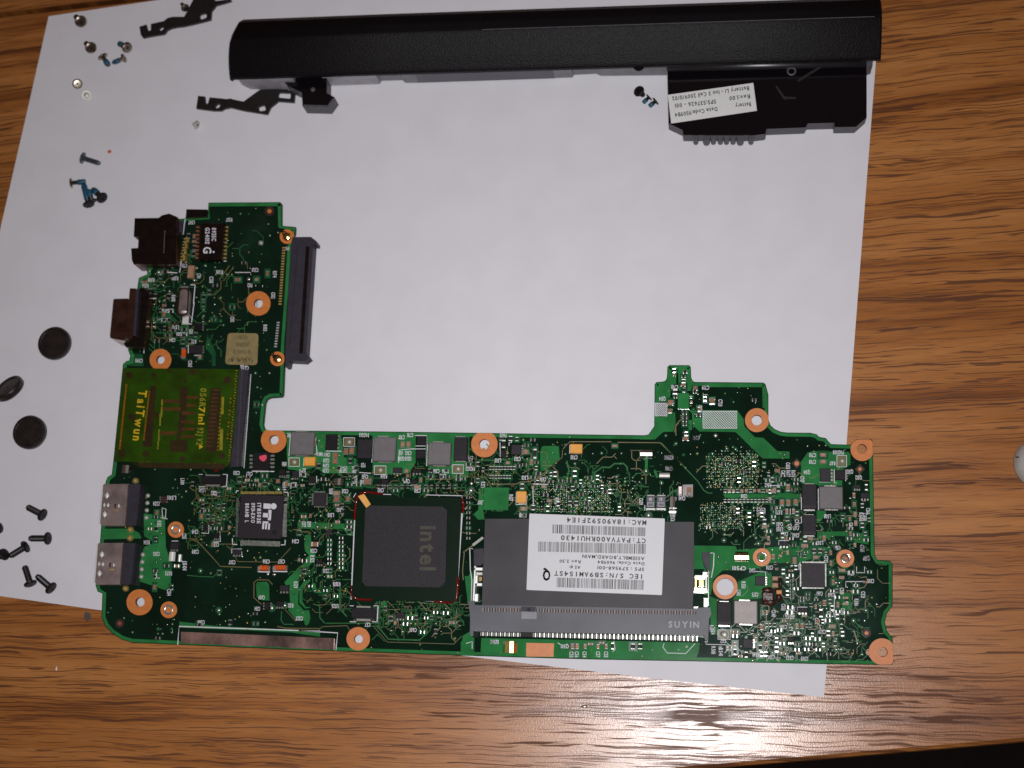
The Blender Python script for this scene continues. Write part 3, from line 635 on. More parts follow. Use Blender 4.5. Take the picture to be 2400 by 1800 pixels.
# silver can crystal near the top left
a = rounded(Q('D',[(755,865),(862,860),(845,1130),(740,1130)]), 12); m = MB(); l = loop(a, ZT+.2); m.prism(l, down(l, ZT+.01), 'shell_dk', 'shell'); cc = m.build('can_crystal', MBD)
m = MB(); l = loop(rounded(Q('D',[(772,880),(846,876),(832,1112),(757,1112)]), 10), ZT+.215); m.prism(l, down(l, ZT+.2), 'shell'); m.dome(P(*q('D',812,1090),ZT+.2), .06, ZT+.214, .03, 'spring', 10, 1.4, .7); m.build('can_lid', cc, kind='stuff')
m = MB(); fbox(m,'D',790,1130,850,1205,ZT+.006,ZT+.06,'spring',.02); fbox(m,'D',775,845,850,862,ZT+.006,ZT+.05,'solder',.01); m.build('terminal', cc)
m = MB(); fbox(m,'D',902,835,910,1010,ZT+.006,ZT+.012,'silk'); ribbon(m, Q('D',[(905,1000),(880,1190)]), 2, ZT+.01, 'silk'); ribbon(m, Q('D',[(870,835),(910,835)]), 2, ZT+.01, 'silk'); ribbon(m, Q('D',[(830,1200),(882,1205)]), 2, ZT+.01, 'silk'); m.build('outline_print', cc); occ(*q('D',735,840), *q('D',915,1210))
# orange fuses
for d in (('F',1612,768,1690,815),('F',1752,766,1850,812)):
    o = cbox('fuse', *d, .1, 'fuse', .02); f, x0, y0, x1, y1 = d; m = MB()
    fbox(m, f, x0-22, y0+5, x0, y1+8, ZT+.006, ZT+.09, 'solder', .02); fbox(m, f, x1, y0+5, x1+16, y1+8, ZT+.006, ZT+.09, 'solder', .02); fbox(m, f, x0-15, y1+10, x1+18, y1+20, ZT+.006, ZT+.012, 'silk'); m.build('terminal', o)
o = cbox('fuse','D',780,1440,822,1510,.09,'fuse',.02); m = MB(); fbox(m,'D',780,1425,822,1440,ZT+.006,ZT+.07,'solder',.01); fbox(m,'D',780,1510,822,1530,ZT+.006,ZT+.07,'solder',.01); m.build('terminal', o)
o = cbox('ceramic_resonator','D',840,650,900,765,.12,'tan',.02)
o = cbox('thermal_pad','I',335,652,572,867,.10,'pour',.01); o = cbox('green_chip','J',490,448,636,655,.05,'pour',.01)
# metal spring contacts / clips
def clip(f, x0, y0, x1, y1, k, h=.16, split='y'):
    z0 = ZT+.006; a, b = q(f, x0, y0), q(f, x1, y1); m = MB()
    c = P((a[0]+b[0])/2, (a[1]+b[1])/2, z0+h); s = cmpx(*q(f,(x0+x1)/2,(y0+y1)/2), z0+h); L, W_ = abs(b[0]-a[0])*s[0], abs(b[1]-a[1])*s[1]
    prof = [(-.5,0),(-.5,.55),(-.35,.95),(0,1),(.28,.9),(.5,.35),(.5,0)]
    ax, bx, LL, WW = (u_, v_, L, W_) if split == 'x' else (v_, u_, W_, L)
    vs = [(c[0]+ax[0]*t*LL+bx[0]*e*WW/2, c[1]+ax[1]*t*LL+bx[1]*e*WW/2, z0+h*z) for e in (-1,1) for t, z in prof]; n = len(prof)
    m.add(vs, [(i, i+1, n+i+1, n+i) for i in range(n-1)]+[tuple(range(n)), tuple(range(2*n-1, n-1, -1))], k); occ(*a, *b)
    return m.build('contact_clip', MBD)
clip('I',1812,280,1925,368,'bright',.16); clip('E',212,1045,305,1120,'bright',.2,'x'); clip('K',352,1152,465,1248,'gold',.18,'x'); clip('M',322,185,462,283,'gold',.16); clip('H',728,568,815,630,'bright',.1,'x'); clip('I',2082,740,2155,842,'bright',.12,'x'); clip('F',770,645,825,730,'spring',.07,'x'); clip('F',855,670,885,735,'spring',.07,'x')
clip('I',2085,855,2148,900,'solder',.06); clip('I',1995,512,2090,560,'sc_pale',.06); clip('J',250,1480,370,1545,'sc_pale',.05)
o = cbox('gold_sticker','O',527,780,606,858,.002,'olive',0) if False else None
# blue-grey crystals pair
for x0, x1 in ((1870,1950),(1967,2050)):
    o = cbox('quartz_part','I',x0,735,x1,840,.09,'plastic2',.012); m = MB(); fbox(m,'I',x0-5,845,x1+6,868,ZT+.006,ZT+.05,'solder',.01); fbox(m,'I',x0+3,722,x1-3,735,ZT+.006,ZT+.04,'solder',.01); m.build('terminal', o)
    m = MB(); a = q('I',(x0+x1)/2,765); text(m,'21',a[0],a[1],6,180,ZT+.099,'silk'); a = q('I',(x0+x1)/2,815); ribbon(m,[(a[0]-7,a[1]-4),(a[0]+7,a[1]-4),(a[0]+7,a[1]+4),(a[0]-7,a[1]+4),(a[0]-7,a[1]-4)],1,ZT+.099,'silk'); m.build('marking', o)
o = cbox('switch_part','L',210,470,298,572,.1,'gbrick2',.01); m = MB(); fbox(m,'L',240,490,285,560,ZT+.1,ZT+.112,'brown'); fbox(m,'L',245,535,285,565,ZT+.11,ZT+.14,'bright',.01); m.build('terminal', o)
o = cbox('diode','L',160,480,195,560,.07,'shell',.01)
# gold-olive sticker square
m = MB(); l = loop(rounded(Q('D',[(1222,1288),(1512,1292),(1500,1592),(1195,1585)]), 9), ZT+.016); m.prism(l, down(l, ZT+.007), 'olive'); st = m.build('gold_sticker', MBD); occ(*q('D',1190,1280), *q('D',1515,1600))
m = MB(); a = q('D',1370,1330)
for i, t in enumerate(('G31','J4C190B','ROHS-2','A1V1-0')): a = q('D', 1365-5*i, 1330+68*i); text(m, t, a[0], a[1], 9, 181, ZT+.019, 'inkdim', w=22+9*i)
a = q('D',1345,1548); text(m,'F G K N',a[0],a[1],8,181,ZT+.019,'inkdim',w=58); m.build('lettering', st)

# --- big chips
def pins(mb, x0, y0, x1, y1, n, lx, ly, z0, z1, k):
    for i in range(n):
        t = i/(n-1); x = x0+(x1-x0)*t; y = y0+(y1-y0)*t; sbox(mb, x-lx/2, y-ly/2, x+lx/2, y+ly/2, z0, z1, k)
a, b = q('F',1420,118), q('F',1828,525)
ITE = cbox('controller_chip','F',1422,118,1826,522,.11,'qfn',.012)
m = MB(); pins(m, b[0]+6, a[1]+8, b[0]+4, b[1]-6, 32, 9, 1.7, ZT+.006, ZT+.03, 'tin'); pins(m, a[0]+5, b[1]+9, b[0]-8, b[1]+12, 32, 1.8, 12, ZT+.006, ZT+.035, 'tin')
pins(m, a[0]+6, a[1]-5, b[0]-3, a[1]-5, 32, 1.6, 6, ZT+.006, ZT+.03, 'goldp'); pins(m, a[0]-3, a[1]+8, a[0]-5, b[1]-6, 32, 5, 1.6, ZT+.006, ZT+.03, 'gbrick'); m.build('pins', ITE, kind='stuff')
m = MB(); zt2 = ZT+.119
def tx(mb, f, s, x, y, h, ang, z, k, w=None, **kw): aa = q(f, x, y); text(mb, s, aa[0], aa[1], h*FR[f][2], ang, z, k, w=None if w is None else w*FR[f][2], **kw)
# the maker's mark: dot, i, T, E
c = q('F',1742,223); quad(m, circ(*c, 7.2, 16), zt2, 'silk')
fx = lambda pts: quad(m, Q('F', pts), zt2, 'silk')
fx([(1650,196),(1715,200),(1714,248),(1648,244)]); fx([(1696,256),(1724,258),(1717,354),(1689,352)]); fx([(1646,284),(1700,288),(1697,328),(1642,324)])
fx([(1642,362),(1712,366),(1711,382),(1641,378)]); fx([(1695,366),(1712,366),(1706,440),(1690,438)]); fx([(1640,378),(1658,379),(1652,436),(1635,434)]); fx([(1668,378),(1684,379),(1678,437),(1662,436)])
tx(m,'F','IT8502E',1608,288,34,91,zt2,'silk',w=190); tx(m,'F','0931-EXO',1553,285,34,91,zt2,'silk',w=185); tx(m,'F','B0AHB  L',1497,285,34,91,zt2,'silk',w=175); quad(m, circ(*q('F',1750,465), 6, 14), zt2, 'black')
m.build('lettering', ITE)
m = MB()
for pts in ([(1362,520),(1362,575),(1405,578)],[(1810,580),(1848,580),(1850,535)],[(1835,92),(1875,95),(1878,130)],[(1395,100),(1400,80),(1420,78)]): ribbon(m, Q('F', pts), 2.2, ZT+.011, 'silk')
m.build('outline_print', ITE)
# large processor-side chip with grey cap
m = MB(); l = loop([(836,1163.5),(1082,1167),(1071,1410),(825,1406)], ZT+.07); m.prism(l, down(l, ZT+.02), 'substrate'); GPU = m.build('graphics_chip', MBD, label='large square chip with grey cap and red glue at its corners'); occ(826,1155,1088,1415)
m = MB(); l = loop([(868,1185),(1037,1187.5),(1048,1197),(1044,1364),(1031,1377),(858,1374),(848.5,1363),(856,1194)], ZT+.15); m.prism(l, [(p[0],p[1],ZT+.07) for p in l], 'die', 'black2'); cap = m.build('mould_cap', GPU)
m = MB(); tx(m,'H','intel',1625,1225,150,91,ZT+.153,'die_ink',w=420,gap=.10); m.build('lettering', GPU)
m = MB()
for pts, wd in (([(831,1219),(823,1405)],2.6),([(1083,1203),(1070,1400)],3.2),([(873,1402),(1016,1408)],4.2),([(898,1158.5),(917,1159)],1.6),([(998,1160),(1083,1162),(1083,1167)],1.6),([(828,1166),(834,1156)],1.6)): ribbon(m, pts, wd, ZT+.011, 'silk')
m.build('outline_print', GPU)
for pts, wd in (([(843,1156),(862,1153.5),(880,1156),(897,1158)],6),([(838,1160),(834,1180),(832,1200),(831,1218)],7),([(1083,1168),(1086,1182),(1086,1194),(1083,1202)],7),([(1072,1352),(1072,1375),(1070,1402),(1066,1409)],7.5),([(1018,1408),(1040,1411),(1062,1412)],6.5),([(824,1398),(838,1404),(855,1405),(872,1405)],8),([(824,1372),(824,1398)],4)):
    m = MB(); z0 = ZT+.012
    n = len(pts); vs = []
    for i, p in enumerate(pts):
        aa = np.array(pts[max(i-1,0)]); bb = np.array(pts[min(i+1,n-1)]); d = (bb-aa)/np.linalg.norm(bb-aa); nn = np.array([-d[1], d[0]]); ww = wd*(.85+.3*random.random())
        for e, z in ((-.5,0),(-.36,.6),(0,1),(.36,.6),(.5,0)): vs.append(P(*(np.array(p)+nn*e*ww), z0+.075*z))
    m.add(vs, [(i*5+j, i*5+j+1, i*5+j+6, i*5+j+5) for i in range(n-1) for j in range(4)]+[(0,1,2,3,4),tuple(range(5*n-1,5*n-6,-1))], 'red'); m.build('glue_bead', GPU, smooth=True)
m = MB(); l = loop(Q('H',[(960,735),(1018,714),(1082,812),(1040,846)]), ZT+.09); m.prism(l, down(l, ZT+.082), 'flag'); m.build('tape_flag', GPU)
# QFN chips with pads
def qfn(f, x0, y0, x1, y1, n, k='qfn', h=.06, ln=4):
    o = cbox('controller_chip', f, x0, y0, x1, y1, h, k, .008); a, b = q(f, x0, y0), q(f, x1, y1); m = MB()
    for A_, B_, lx, ly in (((a[0]+3,a[1]-1),(b[0]-3,a[1]-1),1.2,ln),((a[0]+3,b[1]+1),(b[0]-3,b[1]+1),1.2,ln),((a[0]-1,a[1]+3),(a[0]-1,b[1]-3),ln,1.2),((b[0]+1,a[1]+3),(b[0]+1,b[1]-3),ln,1.2)): pins(m, *A_, *B_, n, lx, ly, ZT+.006, ZT+.02, 'tin')
    m.build('pins', o, kind='stuff'); return o
qfn('H',540,702,662,828,10); qfn('M2',985,495,1545,1070,20,h=.07)
# SOIC with pink dot, transformer chip
so = cbox('flash_memory_chip','E',1462,925,1615,1088,.13,'black'); m = MB(); a, b = q('E',1462,925), q('E',1615,1088)
pins(m, b[0]+7, a[1]+8, b[0]+7, b[1]-6, 4, 9, 4.5, ZT+.006, ZT+.04, 'solder'); pins(m, a[0]-5, a[1]+8, a[0]-5, b[1]-6, 4, 7, 4.5, ZT+.006, ZT+.04, 'solder'); m.build('pins', so, kind='stuff')
m = MB(); quad(m, rounded(Q('E',[(1518,962),(1588,945),(1590,985),(1560,1018),(1520,990)]),5), ZT+.139, 'pink'); m.build('paint_dot', so)
m = MB(); ribbon(m, Q('E',[(1450,1103),(1660,1106)]), 2.2, ZT+.011, 'silk'); m.build('outline_print', so)
tfm = cbox('network_transformer','D',958,250,1172,595,.25,'portblk',.02); m = MB(); a, b = q('D',950,290), q('D',1195,580)
pins(m, b[0]+3, a[1], b[0]-1, b[1], 9, 8, 3.4, ZT+.006, ZT+.07, 'goldp'); pins(m, a[0]-3, a[1], a[0]-5, b[1], 9, 7, 3.0, ZT+.006, ZT+.07, 'copper_dim'); m.build('pins', tfm, kind='stuff')
m = MB(); zz = ZT+.259
tx(m,'D','G',1030,508,75,91,zz,'silk',w=62); tx(m,'D','G2401S',1030,372,40,91,zz,'silk',w=155); tx(m,'D','0935C',1092,360,40,91,zz,'silk',w=125); quad(m, circ(*q('D',1088,525),2.5,10), zz, 'silk'); m.build('lettering', tfm)
m = MB(); ribbon(m, Q('D',[(958,607),(1210,612)]), 2, ZT+.011, 'silk'); m.build('outline_print', tfm)

# --- connectors
def poly_part(name, f, pts, h, k, ks=None, z0=None, parent=MBD, label=None, rnd=0):
    z0 = ZT+.006 if z0 is None else z0; pts = Q(f, pts)
    if rnd: pts = rounded(pts, rnd)
    l = loop(pts, z0+h); m = MB(); m.prism(l, down(l, z0), k, ks); xs = [p[0] for p in pts]; ys = [p[1] for p in pts]
    if parent is MBD: occ(min(xs), min(ys), max(xs), max(ys))
    return m.build(name, parent, label=label)
eth = poly_part('network_port','D',[(345,207),(735,203),(735,640),(335,640),(318,600),(312,492),(376,488),(382,384),(336,378)],.62,'portblk','shell_dk',z0=.05,label='black network socket at the upper left corner of the board')
poly_part('latch_spring','D',[(572,203),(600,180),(668,163),(745,195),(745,212),(572,212)],.35,'portblk',z0=.15,parent=eth)
m = MB(); a = q('D',628,330); pins(m, a[0], a[1], *q('D',618,530), 14, 2.2, 1.6, .668, .684, 'tin'); m.build('contacts', eth, kind='stuff')
m = MB()
for i in range(8): x, y = q('D', 835-5*i, 400+28*i); sbox(m, x-7, y-1.2, x+4, y+1.2, ZT+.02, ZT+.12, 'goldp'); m.dome(P(x+2+(i%2)*3, y, ZT), .035, ZT+.02, .1, 'goldp', 6)
m.build('pins', eth, kind='stuff')
m = MB()
for x, y, r in ((580,722,7),(705,662,6),(665,640,5)): aa = q('D', x, y); m.dome(P(*aa, ZT), r*.011, ZT+.006, .1, 'solder', 8)
m.build('solder_tab', eth, smooth=True)
m = MB()
for pts in ([(610,715),(745,722)],[(768,720),(785,600)],[(820,215),(800,360)]): ribbon(m, Q('D', pts), 2.2, ZT+.011, 'silk')
m.build('outline_print', eth)
poly_part('antenna_connector','D',[(832,122),(1028,125),(1025,190),(826,200)],.25,'portblk','shell_dk',z0=.2)
poly_part('spring_contact','D',[(730,235),(800,225),(790,340),(745,340)],.1,'plastic')
vga = poly_part('monitor_port','D',[(145,968),(285,964),(292,1000),(265,1340),(240,1360),(115,1338),(112,1310)],.75,'shell_dk','shell',z0=.06,label='brown metal monitor socket on the left edge',rnd=3)
poly_part('port_flange','D',[(300,868),(352,870),(325,1330),(290,1350),(270,1330),(288,1000)],.85,'shell_dk',z0=.04,parent=vga)
poly_part('port_insulator','D',[(352,872),(385,880),(355,1320),(325,1310)],.66,'plastic',z0=.2,parent=vga)
poly_part('port_body','D',[(388,868),(430,860),(478,915),(470,1010),(430,1420),(260,1420),(240,1385),(290,1355),(358,1330)],.5,'portblk','shell_dk',z0=.2,parent=vga)
m = MB()
for i in range(9): x, y = q('D', 478-8*i, 1010+48*i); m.dome(P(x, y, ZT), .035, ZT+.01, .08, 'goldp', 6)
m.build('pins', vga, kind='stuff'); m = MB(); ribbon(m, Q('D',[(482,920),(475,1060)]),2,ZT+.011,'silk'); ribbon(m, Q('D',[(450,1290),(430,1480)]),2,ZT+.011,'silk'); m.build('outline_print', vga)
# SATA socket hanging over the inner edge
sata = poly_part('drive_socket','D',[(1832,385),(2005,383),(2062,428),(2060,455),(2028,452),(1962,1478),(1992,1520),(1945,1556),(1800,1548),(1790,1600),(1762,1605),(1768,1400),(1815,470)],.36,'plastic',z0=.1,label='dark slate drive socket along the inner edge')
poly_part('socket_tongue','D',[(1958,470),(1990,472),(1925,1478),(1895,1478)],.4,'portblk',z0=.1,parent=sata)
poly_part('socket_wall','D',[(1836,460),(1880,462),(1800,1440),(1775,1430)],.40,'plastic',z0=.1,parent=sata)
m = MB(); a, b = q('D',1750,485), q('D',1714,1015); pins(m, *a, *b, 22, 7, 3.0, ZT+.006, ZT+.05, 'goldp'); a, b = q('D',1697,1190), q('D',1672,1415); pins(m, *a, *b, 10, 6, 3.0, ZT+.006, ZT+.05, 'sc_pale'); m.build('pins', sata, kind='stuff')
occ(*q('D',1640,480), *q('D',1840,1420))
# USB ports
def usb(dx, dy, label):
    f = 'F'; sh = lambda p: [(x+dx, y+dy) for x, y in p]
    o = poly_part('usb_port', f, sh([(165,30),(172,18),(405,16),(372,402),(145,402),(140,380)]), .58, 'shell', 'shell', z0=.04, label=label)
    poly_part('port_flange', f, sh([(158,30),(166,30),(136,385),(124,382)]), .62, 'spring', z0=.0, parent=o)
    poly_part('port_rear', f, sh([(405,15),(512,20),(470,400),(374,402)]), .56, 'plastic', z0=.06, parent=o)
    for x, y, w_, h_, k in ((207,125,34,56,'spring'),(185,300,34,56,'spring'),(182,212,16,40,'spring'),(217,215,20,38,'spring'),(283,222,14,40,'shell_dk'),(317,222,14,38,'spring')):
        m = MB(); aa = q(f, x+dx-w_/2, y+dy-h_/2); bb = q(f, x+dx+w_/2, y+dy+h_/2); z = ZT+.27
        c = P((aa[0]+bb[0])/2, (aa[1]+bb[1])/2, z); s = cmpx(c[0]*0+(aa[0]+bb[0])/2, (aa[1]+bb[1])/2, z)
        m.box(c, u_, v_, (bb[0]-aa[0])*s[0], (bb[1]-aa[1])*s[1], .626, .634, 'black'); m.dome(c, (bb[0]-aa[0])*s[0]*.56, .630, .05 if w_ > 25 else .035, k, 14, 1, ((bb[1]-aa[1])*s[1])/((bb[0]-aa[0])*s[0])); m.build('retaining_spring', o)
    m = MB(); aa = q(f, 288+dx, 262+dy); c = P(*aa, .64); m.box(c, u_, v_, .10, .05, .626, .65, 'goldp', .01); m.build('contact', o)
    m = MB(); ribbon(m, Q(f, sh([(400,22),(372,400)])), 2.5, .634, 'bright'); m.build('shell_fold', o)
    m = MB()
    for i in range(4): aa = q(f, 580+dx-(i*10)*.5, 125+dy+68*i); m.dome(P(*aa, ZT), .062, ZT+.006, .05, 'sc_pale', 8)
    m.build('pins', o, kind='stuff')
usb(0, 0, 'upper steel usb socket on the left edge of the board'); usb(-48, 546, 'lower steel usb socket on the left edge of the board')
m = MB()
for f, x, y in (('F',420,440),('F',415,520),('F',375,985),('E',355,1195)): m.dome(P(*q(f,x,y),ZT), .09, ZT+.006, .1, 'goldp', 8)
m.build('shield_tabs', MBD, kind='stuff')
# bottom-left edge connector (tarnished strip) and white outline
M['strip'] = mat('tarnished_tin', (.19,.11,.09), .40, metal=.5, var=.8, vscale=1.1, bump=.3, bscale=8)
strip = poly_part('edge_connector','F',[(885,1385),(2172,1440),(2310,1446),(2318,1552),(2172,1545),(900,1490),(885,1480)],.03,'strip')
cbox('connector_end_cap','N',328,655,360,762,.1,'bright',.02)
m = MB(); ribbon(m, Q('F',[(855,1505),(868,1335),(2172,1380)]), 2.6, ZT+.012, 'silk'); ribbon(m, Q('N',[(0,565),(405,590),(385,770)]), 2.4, ZT+.012, 'silk'); m.build('outline_print', MBD)
# bare orange pads on bottom edge
m = MB(); quad(m, Q('K',[(548,1165),(780,1170),(775,1282),(545,1280)]), ZT+.012, 'copper'); quad(m, Q('K',[(575,1200),(750,1205),(748,1262),(572,1260)]), ZT+.014, 'copper'); m.build('copper_pad', MBD); occ(*q('K',540,1160),*q('K',785,1285))

# --- amber taped card socket at left
def cz(z): return ZT+z
card = poly_part('card_slot','E',[(238,132),(1332,142),(1300,600),(1240,1040),(1220,1062),(385,1050),(380,1018),(150,1010)],.10,'amber_card','amber_dk',label='green card board covered with amber tape and yellow print')
m = MB(); z = ZT+.109
def e2(pts, k, dz=0): quad(m, Q('E2', pts), z+dz, k)
e2([(535,380),(560,290),(640,300),(570,1240),(430,1240),(430,1150)],'amber_dk')
e2([(165,260),(190,262),(90,1280),(50,1278)],'amber_rd',.001)
e2([(1480,330),(1640,335),(1590,1320),(1410,1320)],'amber_dk')
for x0, y0, w_, h_ in ((740,505,260,55),(740,625,280,60),(690,1000,250,60),(1110,450,180,50),(1110,575,150,50),(1040,690,200,60),(1030,830,200,50),(1040,940,200,50),(1030,1060,200,50)): e2([(x0,y0),(x0+w_,y0+6),(x0+w_-5,y0+h_),(x0-5,y0+h_-6)],'amber_rd',.0015)
e2([(1000,320),(1140,320),(1100,850),(990,1150),(950,1150),(1000,700)],'amber_dk')
e2([(860,1140),(1130,1140),(1110,1320),(850,1315)],'amber_dk',.002)
for x, y, r in ((215,130,55),(100,1350,55),(475,1350,50),(1200,75,50),(600,130,40),(1750,200,60),(840,60,30),(260,780,60),(1660,1380,50),(1090,215,30),(640,740,40),(1050,1430,45)): quad(m, circ(*q('E2',x,y), r*.15, 14), z+.0025, 'amber_dk')
e2([(385,1490),(1700,1500),(1700,1600),(385,1560)],'amber_dk',.0005)
m.build('brown_parts', card, kind='stuff')  # flat brown and reddish parts lying under the tape
m = MB()
for x, y, w_, h_ in ((730,560,26,110),(722,690,22,180),(700,820,22,190),(680,1060,22,180),(665,1220,20,130),(1670,600,40,270),(1650,1130,50,330)): 
    quad(m, Q('E2',[(x-w_/2+4,y-h_/2),(x+w_/2+4,y-h_/2),(x+w_/2-4,y+h_/2),(x-w_/2-4,y+h_/2)]), z+.001, 'amber_ol')
for i in range(34): x, y = 1895-3.6*i, 60+42.5*i; aa = q('E2', x-(i%2)*8, y); m.dome(P(*aa, ZT+.1), .018, ZT+.105, .05, 'amber_or', 6)
for i in range(30): x, y = 172-3.6*i, 280+34*i; aa = q('E2', x, y); sbox(m, aa[0]-1.6, aa[1]-1.6, aa[0]+1.6, aa[1]+1.6, z, z+.03, 'amber_or')
for i in range(15): x, y = 1665-5*i, 480+58*i; aa = q('E2', x, y); m.dome(P(*aa, ZT+.1), .028, ZT+.105, .03, 'amber_or', 6)
for i in range(12): x, y = 1802-5*i, 430+62*i; aa = q('E2', x, y); m.dome(P(*aa, ZT+.1), .03, ZT+.105, .04, 'gold' if i%3==0 else 'amber_or', 6)
for i in range(15): x, y = 1570-7*i, 360+62*i; aa = q('E2', x-60, y-10); bb = q('E2', x+50, y+12); sbox(m, *aa, *bb, z, z+.008, 'amber_rd')
for i in range(30): x, y = 530-3*i, 380+26*i; aa = q('E2', x, y); sbox(m, aa[0]-1.4, aa[1]-1.2, aa[0]+1.4, aa[1]+1.2, z, z+.012, 'amber_or')
for x, y in ((412,1478),(515,1478),(1448,1495),(1550,1498),(80,1160),(172,290),(760,1165)): aa = q('E2', x, y); m.dome(P(*aa, ZT+.1), .035, ZT+.105, .04, 'gold', 8)
m.build('gold_pins', card, kind='stuff')
m = MB()
tx(m,'E2','TaiTwun',385,755,128,97,z+.003,'amber_yl',w=790,gap=.2); tx(m,'E2','056R',1365,480,95,94,z+.003,'amber_ol',w=300); tx(m,'E2','7in1',1345,760,95,92,z+.003,'amber_yl',w=270); tx(m,'E2','92J V2',1320,1080,95,94,z+.003,'amber_ol',w=270)
quad(m, Q('E2',[(1305,1200),(1370,1240),(1305,1280)]), z+.003, 'amber_yl'); m.build('lettering', card)
mt = mat('amber_tape_film', (.26,.21,.0), .16, spec=.4, coat=.5, var=.35, vscale=2.5, bump=.3, bscale=3.5, alpha=.045); M['amber_tape'] = mt
m = MB(); tp = Q('E',[(236,128),(700,130),(1000,136),(1326,140),(1296,600),(1236,1036),(1200,1075),(700,1082),(390,1072),(300,1022),(150,1012),(185,600)]); l = loop(tp, ZT+.155)
m.add(l, tess([l]), 'amber_tape'); m.build('amber_tape', card)
hs = poly_part('card_connector','E',[(1332,142),(1420,145),(1335,1060),(1250,1062),(1245,1040),(1300,600)],.17,'plastic',label='dark connector bar with a comb of silver pins beside the amber card')
m = MB(); a, b = q('E',1412,205), q('E',1362,1050); pins(m, a[0]-1, a[1], b[0]-1, b[1], 60, 8, 1.7, ZT+.006, ZT+.04, 'tin'); pins(m, a[0]-13, a[1]-20, b[0]-13, b[1], 60, 2, 1.5, ZT+.176, ZT+.186, 'plastic2'); m.build('pins', hs, kind='stuff'); occ(*q('E',1230,130), *q('E',1445,1070))
m = MB(); ribbon(m, Q('E',[(1440,190),(1375,1075)]), 1.6, ZT+.011, 'silk'); m.build('outline_print', hs)
cbox('small_red_lamp','E',1092,1068,1130,1105,.06,'red',.02)

# --- memory slot
slot = poly_part('memory_slot','K',[(62,818),(108,812),(120,850),(168,850),(1940,880),(1990,872),(2083,868),(2096,925),(2076,965),(2068,1145),(2040,1145),(2042,1106),(1990,1100),(150,1070),(104,1068),(104,1108),(76,1104),(78,940)],.40,'plastic2',label='long slate plastic memory slot along the bottom of the board')
m = MB(); zs = ZT+.406
for i in range(156):
    t = i/155; x = 185+(1965-185)*t
    if 500 < x < 625: continue
    y = 885+28*t; aa = q('K', x, y-14); bb = q('K', x, y+18); sbox(m, aa[0]-.9, aa[1], aa[0]+.9, bb[1], zs, zs+.006, 'black' if i%2 else ('brown' if i%4 else 'inkg'))  # black strips paint the shaded gaps between the contacts
m.build('contacts', slot, kind='stuff')
m = MB(); tx(m,'K','SUYIN',1865,1012,52,1,zs+.004,'bside_m',w=255,gap=.22); m.build('lettering', slot)
m = MB(); fbox(m,'K',505,862,625,905,zs,zs+.006,'plastic'); quad(m, circ(*q('K',568,888),4,12), zs+.008, 'black'); fbox(m,'K',508,900,635,965,zs,zs+.005,'bside_m'); m.build('key_notch', slot)
m = MB()
for i in range(100):
    t = i/99; x = 168+(1975-168)*t
    if 498 < x < 605: continue
    y = 1088+44*t; aa = q('K', x, y); sbox(m, aa[0]-1.3, aa[1]-4-2*(i%2), aa[0]+1.3, aa[1]+5, ZT+.006, ZT+.05+.03*(i%2), 'tin' if i%2 else 'gbrick2')
m.build('pins', slot, kind='stuff'); fo = MB(); fbox(fo,'K',502,1072,600,1118,ZT+.006,ZT+.1,'black',.01); fo.build('key_peg', slot); occ(*q('K',55,800), *q('K',2100,1150))
def latch(pts_dark, boxes, lbl=None):
    o = poly_part('latch_arm','K',pts_dark,.36,'plastic','plastic',parent=slot)
    for (x0,y0,x1,y1,k,z0,z1) in boxes: m = MB(); fbox(m,'K',x0,y0,x1,y1,ZT+z0,ZT+z1,k,.01); m.build('latch_spring', slot)
latch([(108,380),(190,375),(190,500),(165,520),(110,515)],[(105,520,120,830,'spring',.006,.3),(110,535,182,560,'spring',.02,.3),(128,575,182,600,'sc_pale',.02,.2),(112,600,140,690,'spring',.02,.25),(110,665,178,690,'spring',.02,.25),(118,755,145,820,'spring',.006,.2),(92,700,104,830,'bright',.006,.32),(152,610,180,650,'gold',.006,.15)])
latch([(2015,410),(2085,406),(2085,560),(2060,562),(2030,500)],[(1955,598,2060,618,'bright',.02,.24),(1948,706,2062,735,'bright',.02,.24),(1955,618,1975,706,'gold',.02,.24),(2042,618,2062,706,'sc_pale',.02,.24),(1990,640,2032,688,'gold',.006,.18),(2000,648,2022,672,'bright',.18,.2),(2066,560,2076,860,'bright',.006,.32),(2030,790,2064,868,'bright',.006,.3),(2020,570,2064,598,'bright',.02,.3),(1945,862,1985,878,'bright',.006,.3)])
m = MB(); ribbon(m, Q('K',[(100,378),(75,378),(80,560),(92,640),(88,820)]), 2, ZT+.011, 'silk'); ribbon(m, Q('K',[(2090,413),(2118,415),(2112,530),(2095,620)]), 2, ZT+.011, 'silk'); m.build('outline_print', slot); m = MB(); fbox(m,'K',20,405,30,412,ZT+.006,ZT+.02,'gold'); 
m = MB(); a0 = P(*q('K',25,410),ZT+.04); a1 = P(*q('K',185,282),ZT+.04)
ribbon(m, Q('K',[(100,350),(185,285)]), 6, ZT+.03, 'solder'); m.build('solder_streak', MBD)
occ(*q('K',60,370), *q('K',205,870)); occ(*q('K',1945,400), *q('K',2120,880))
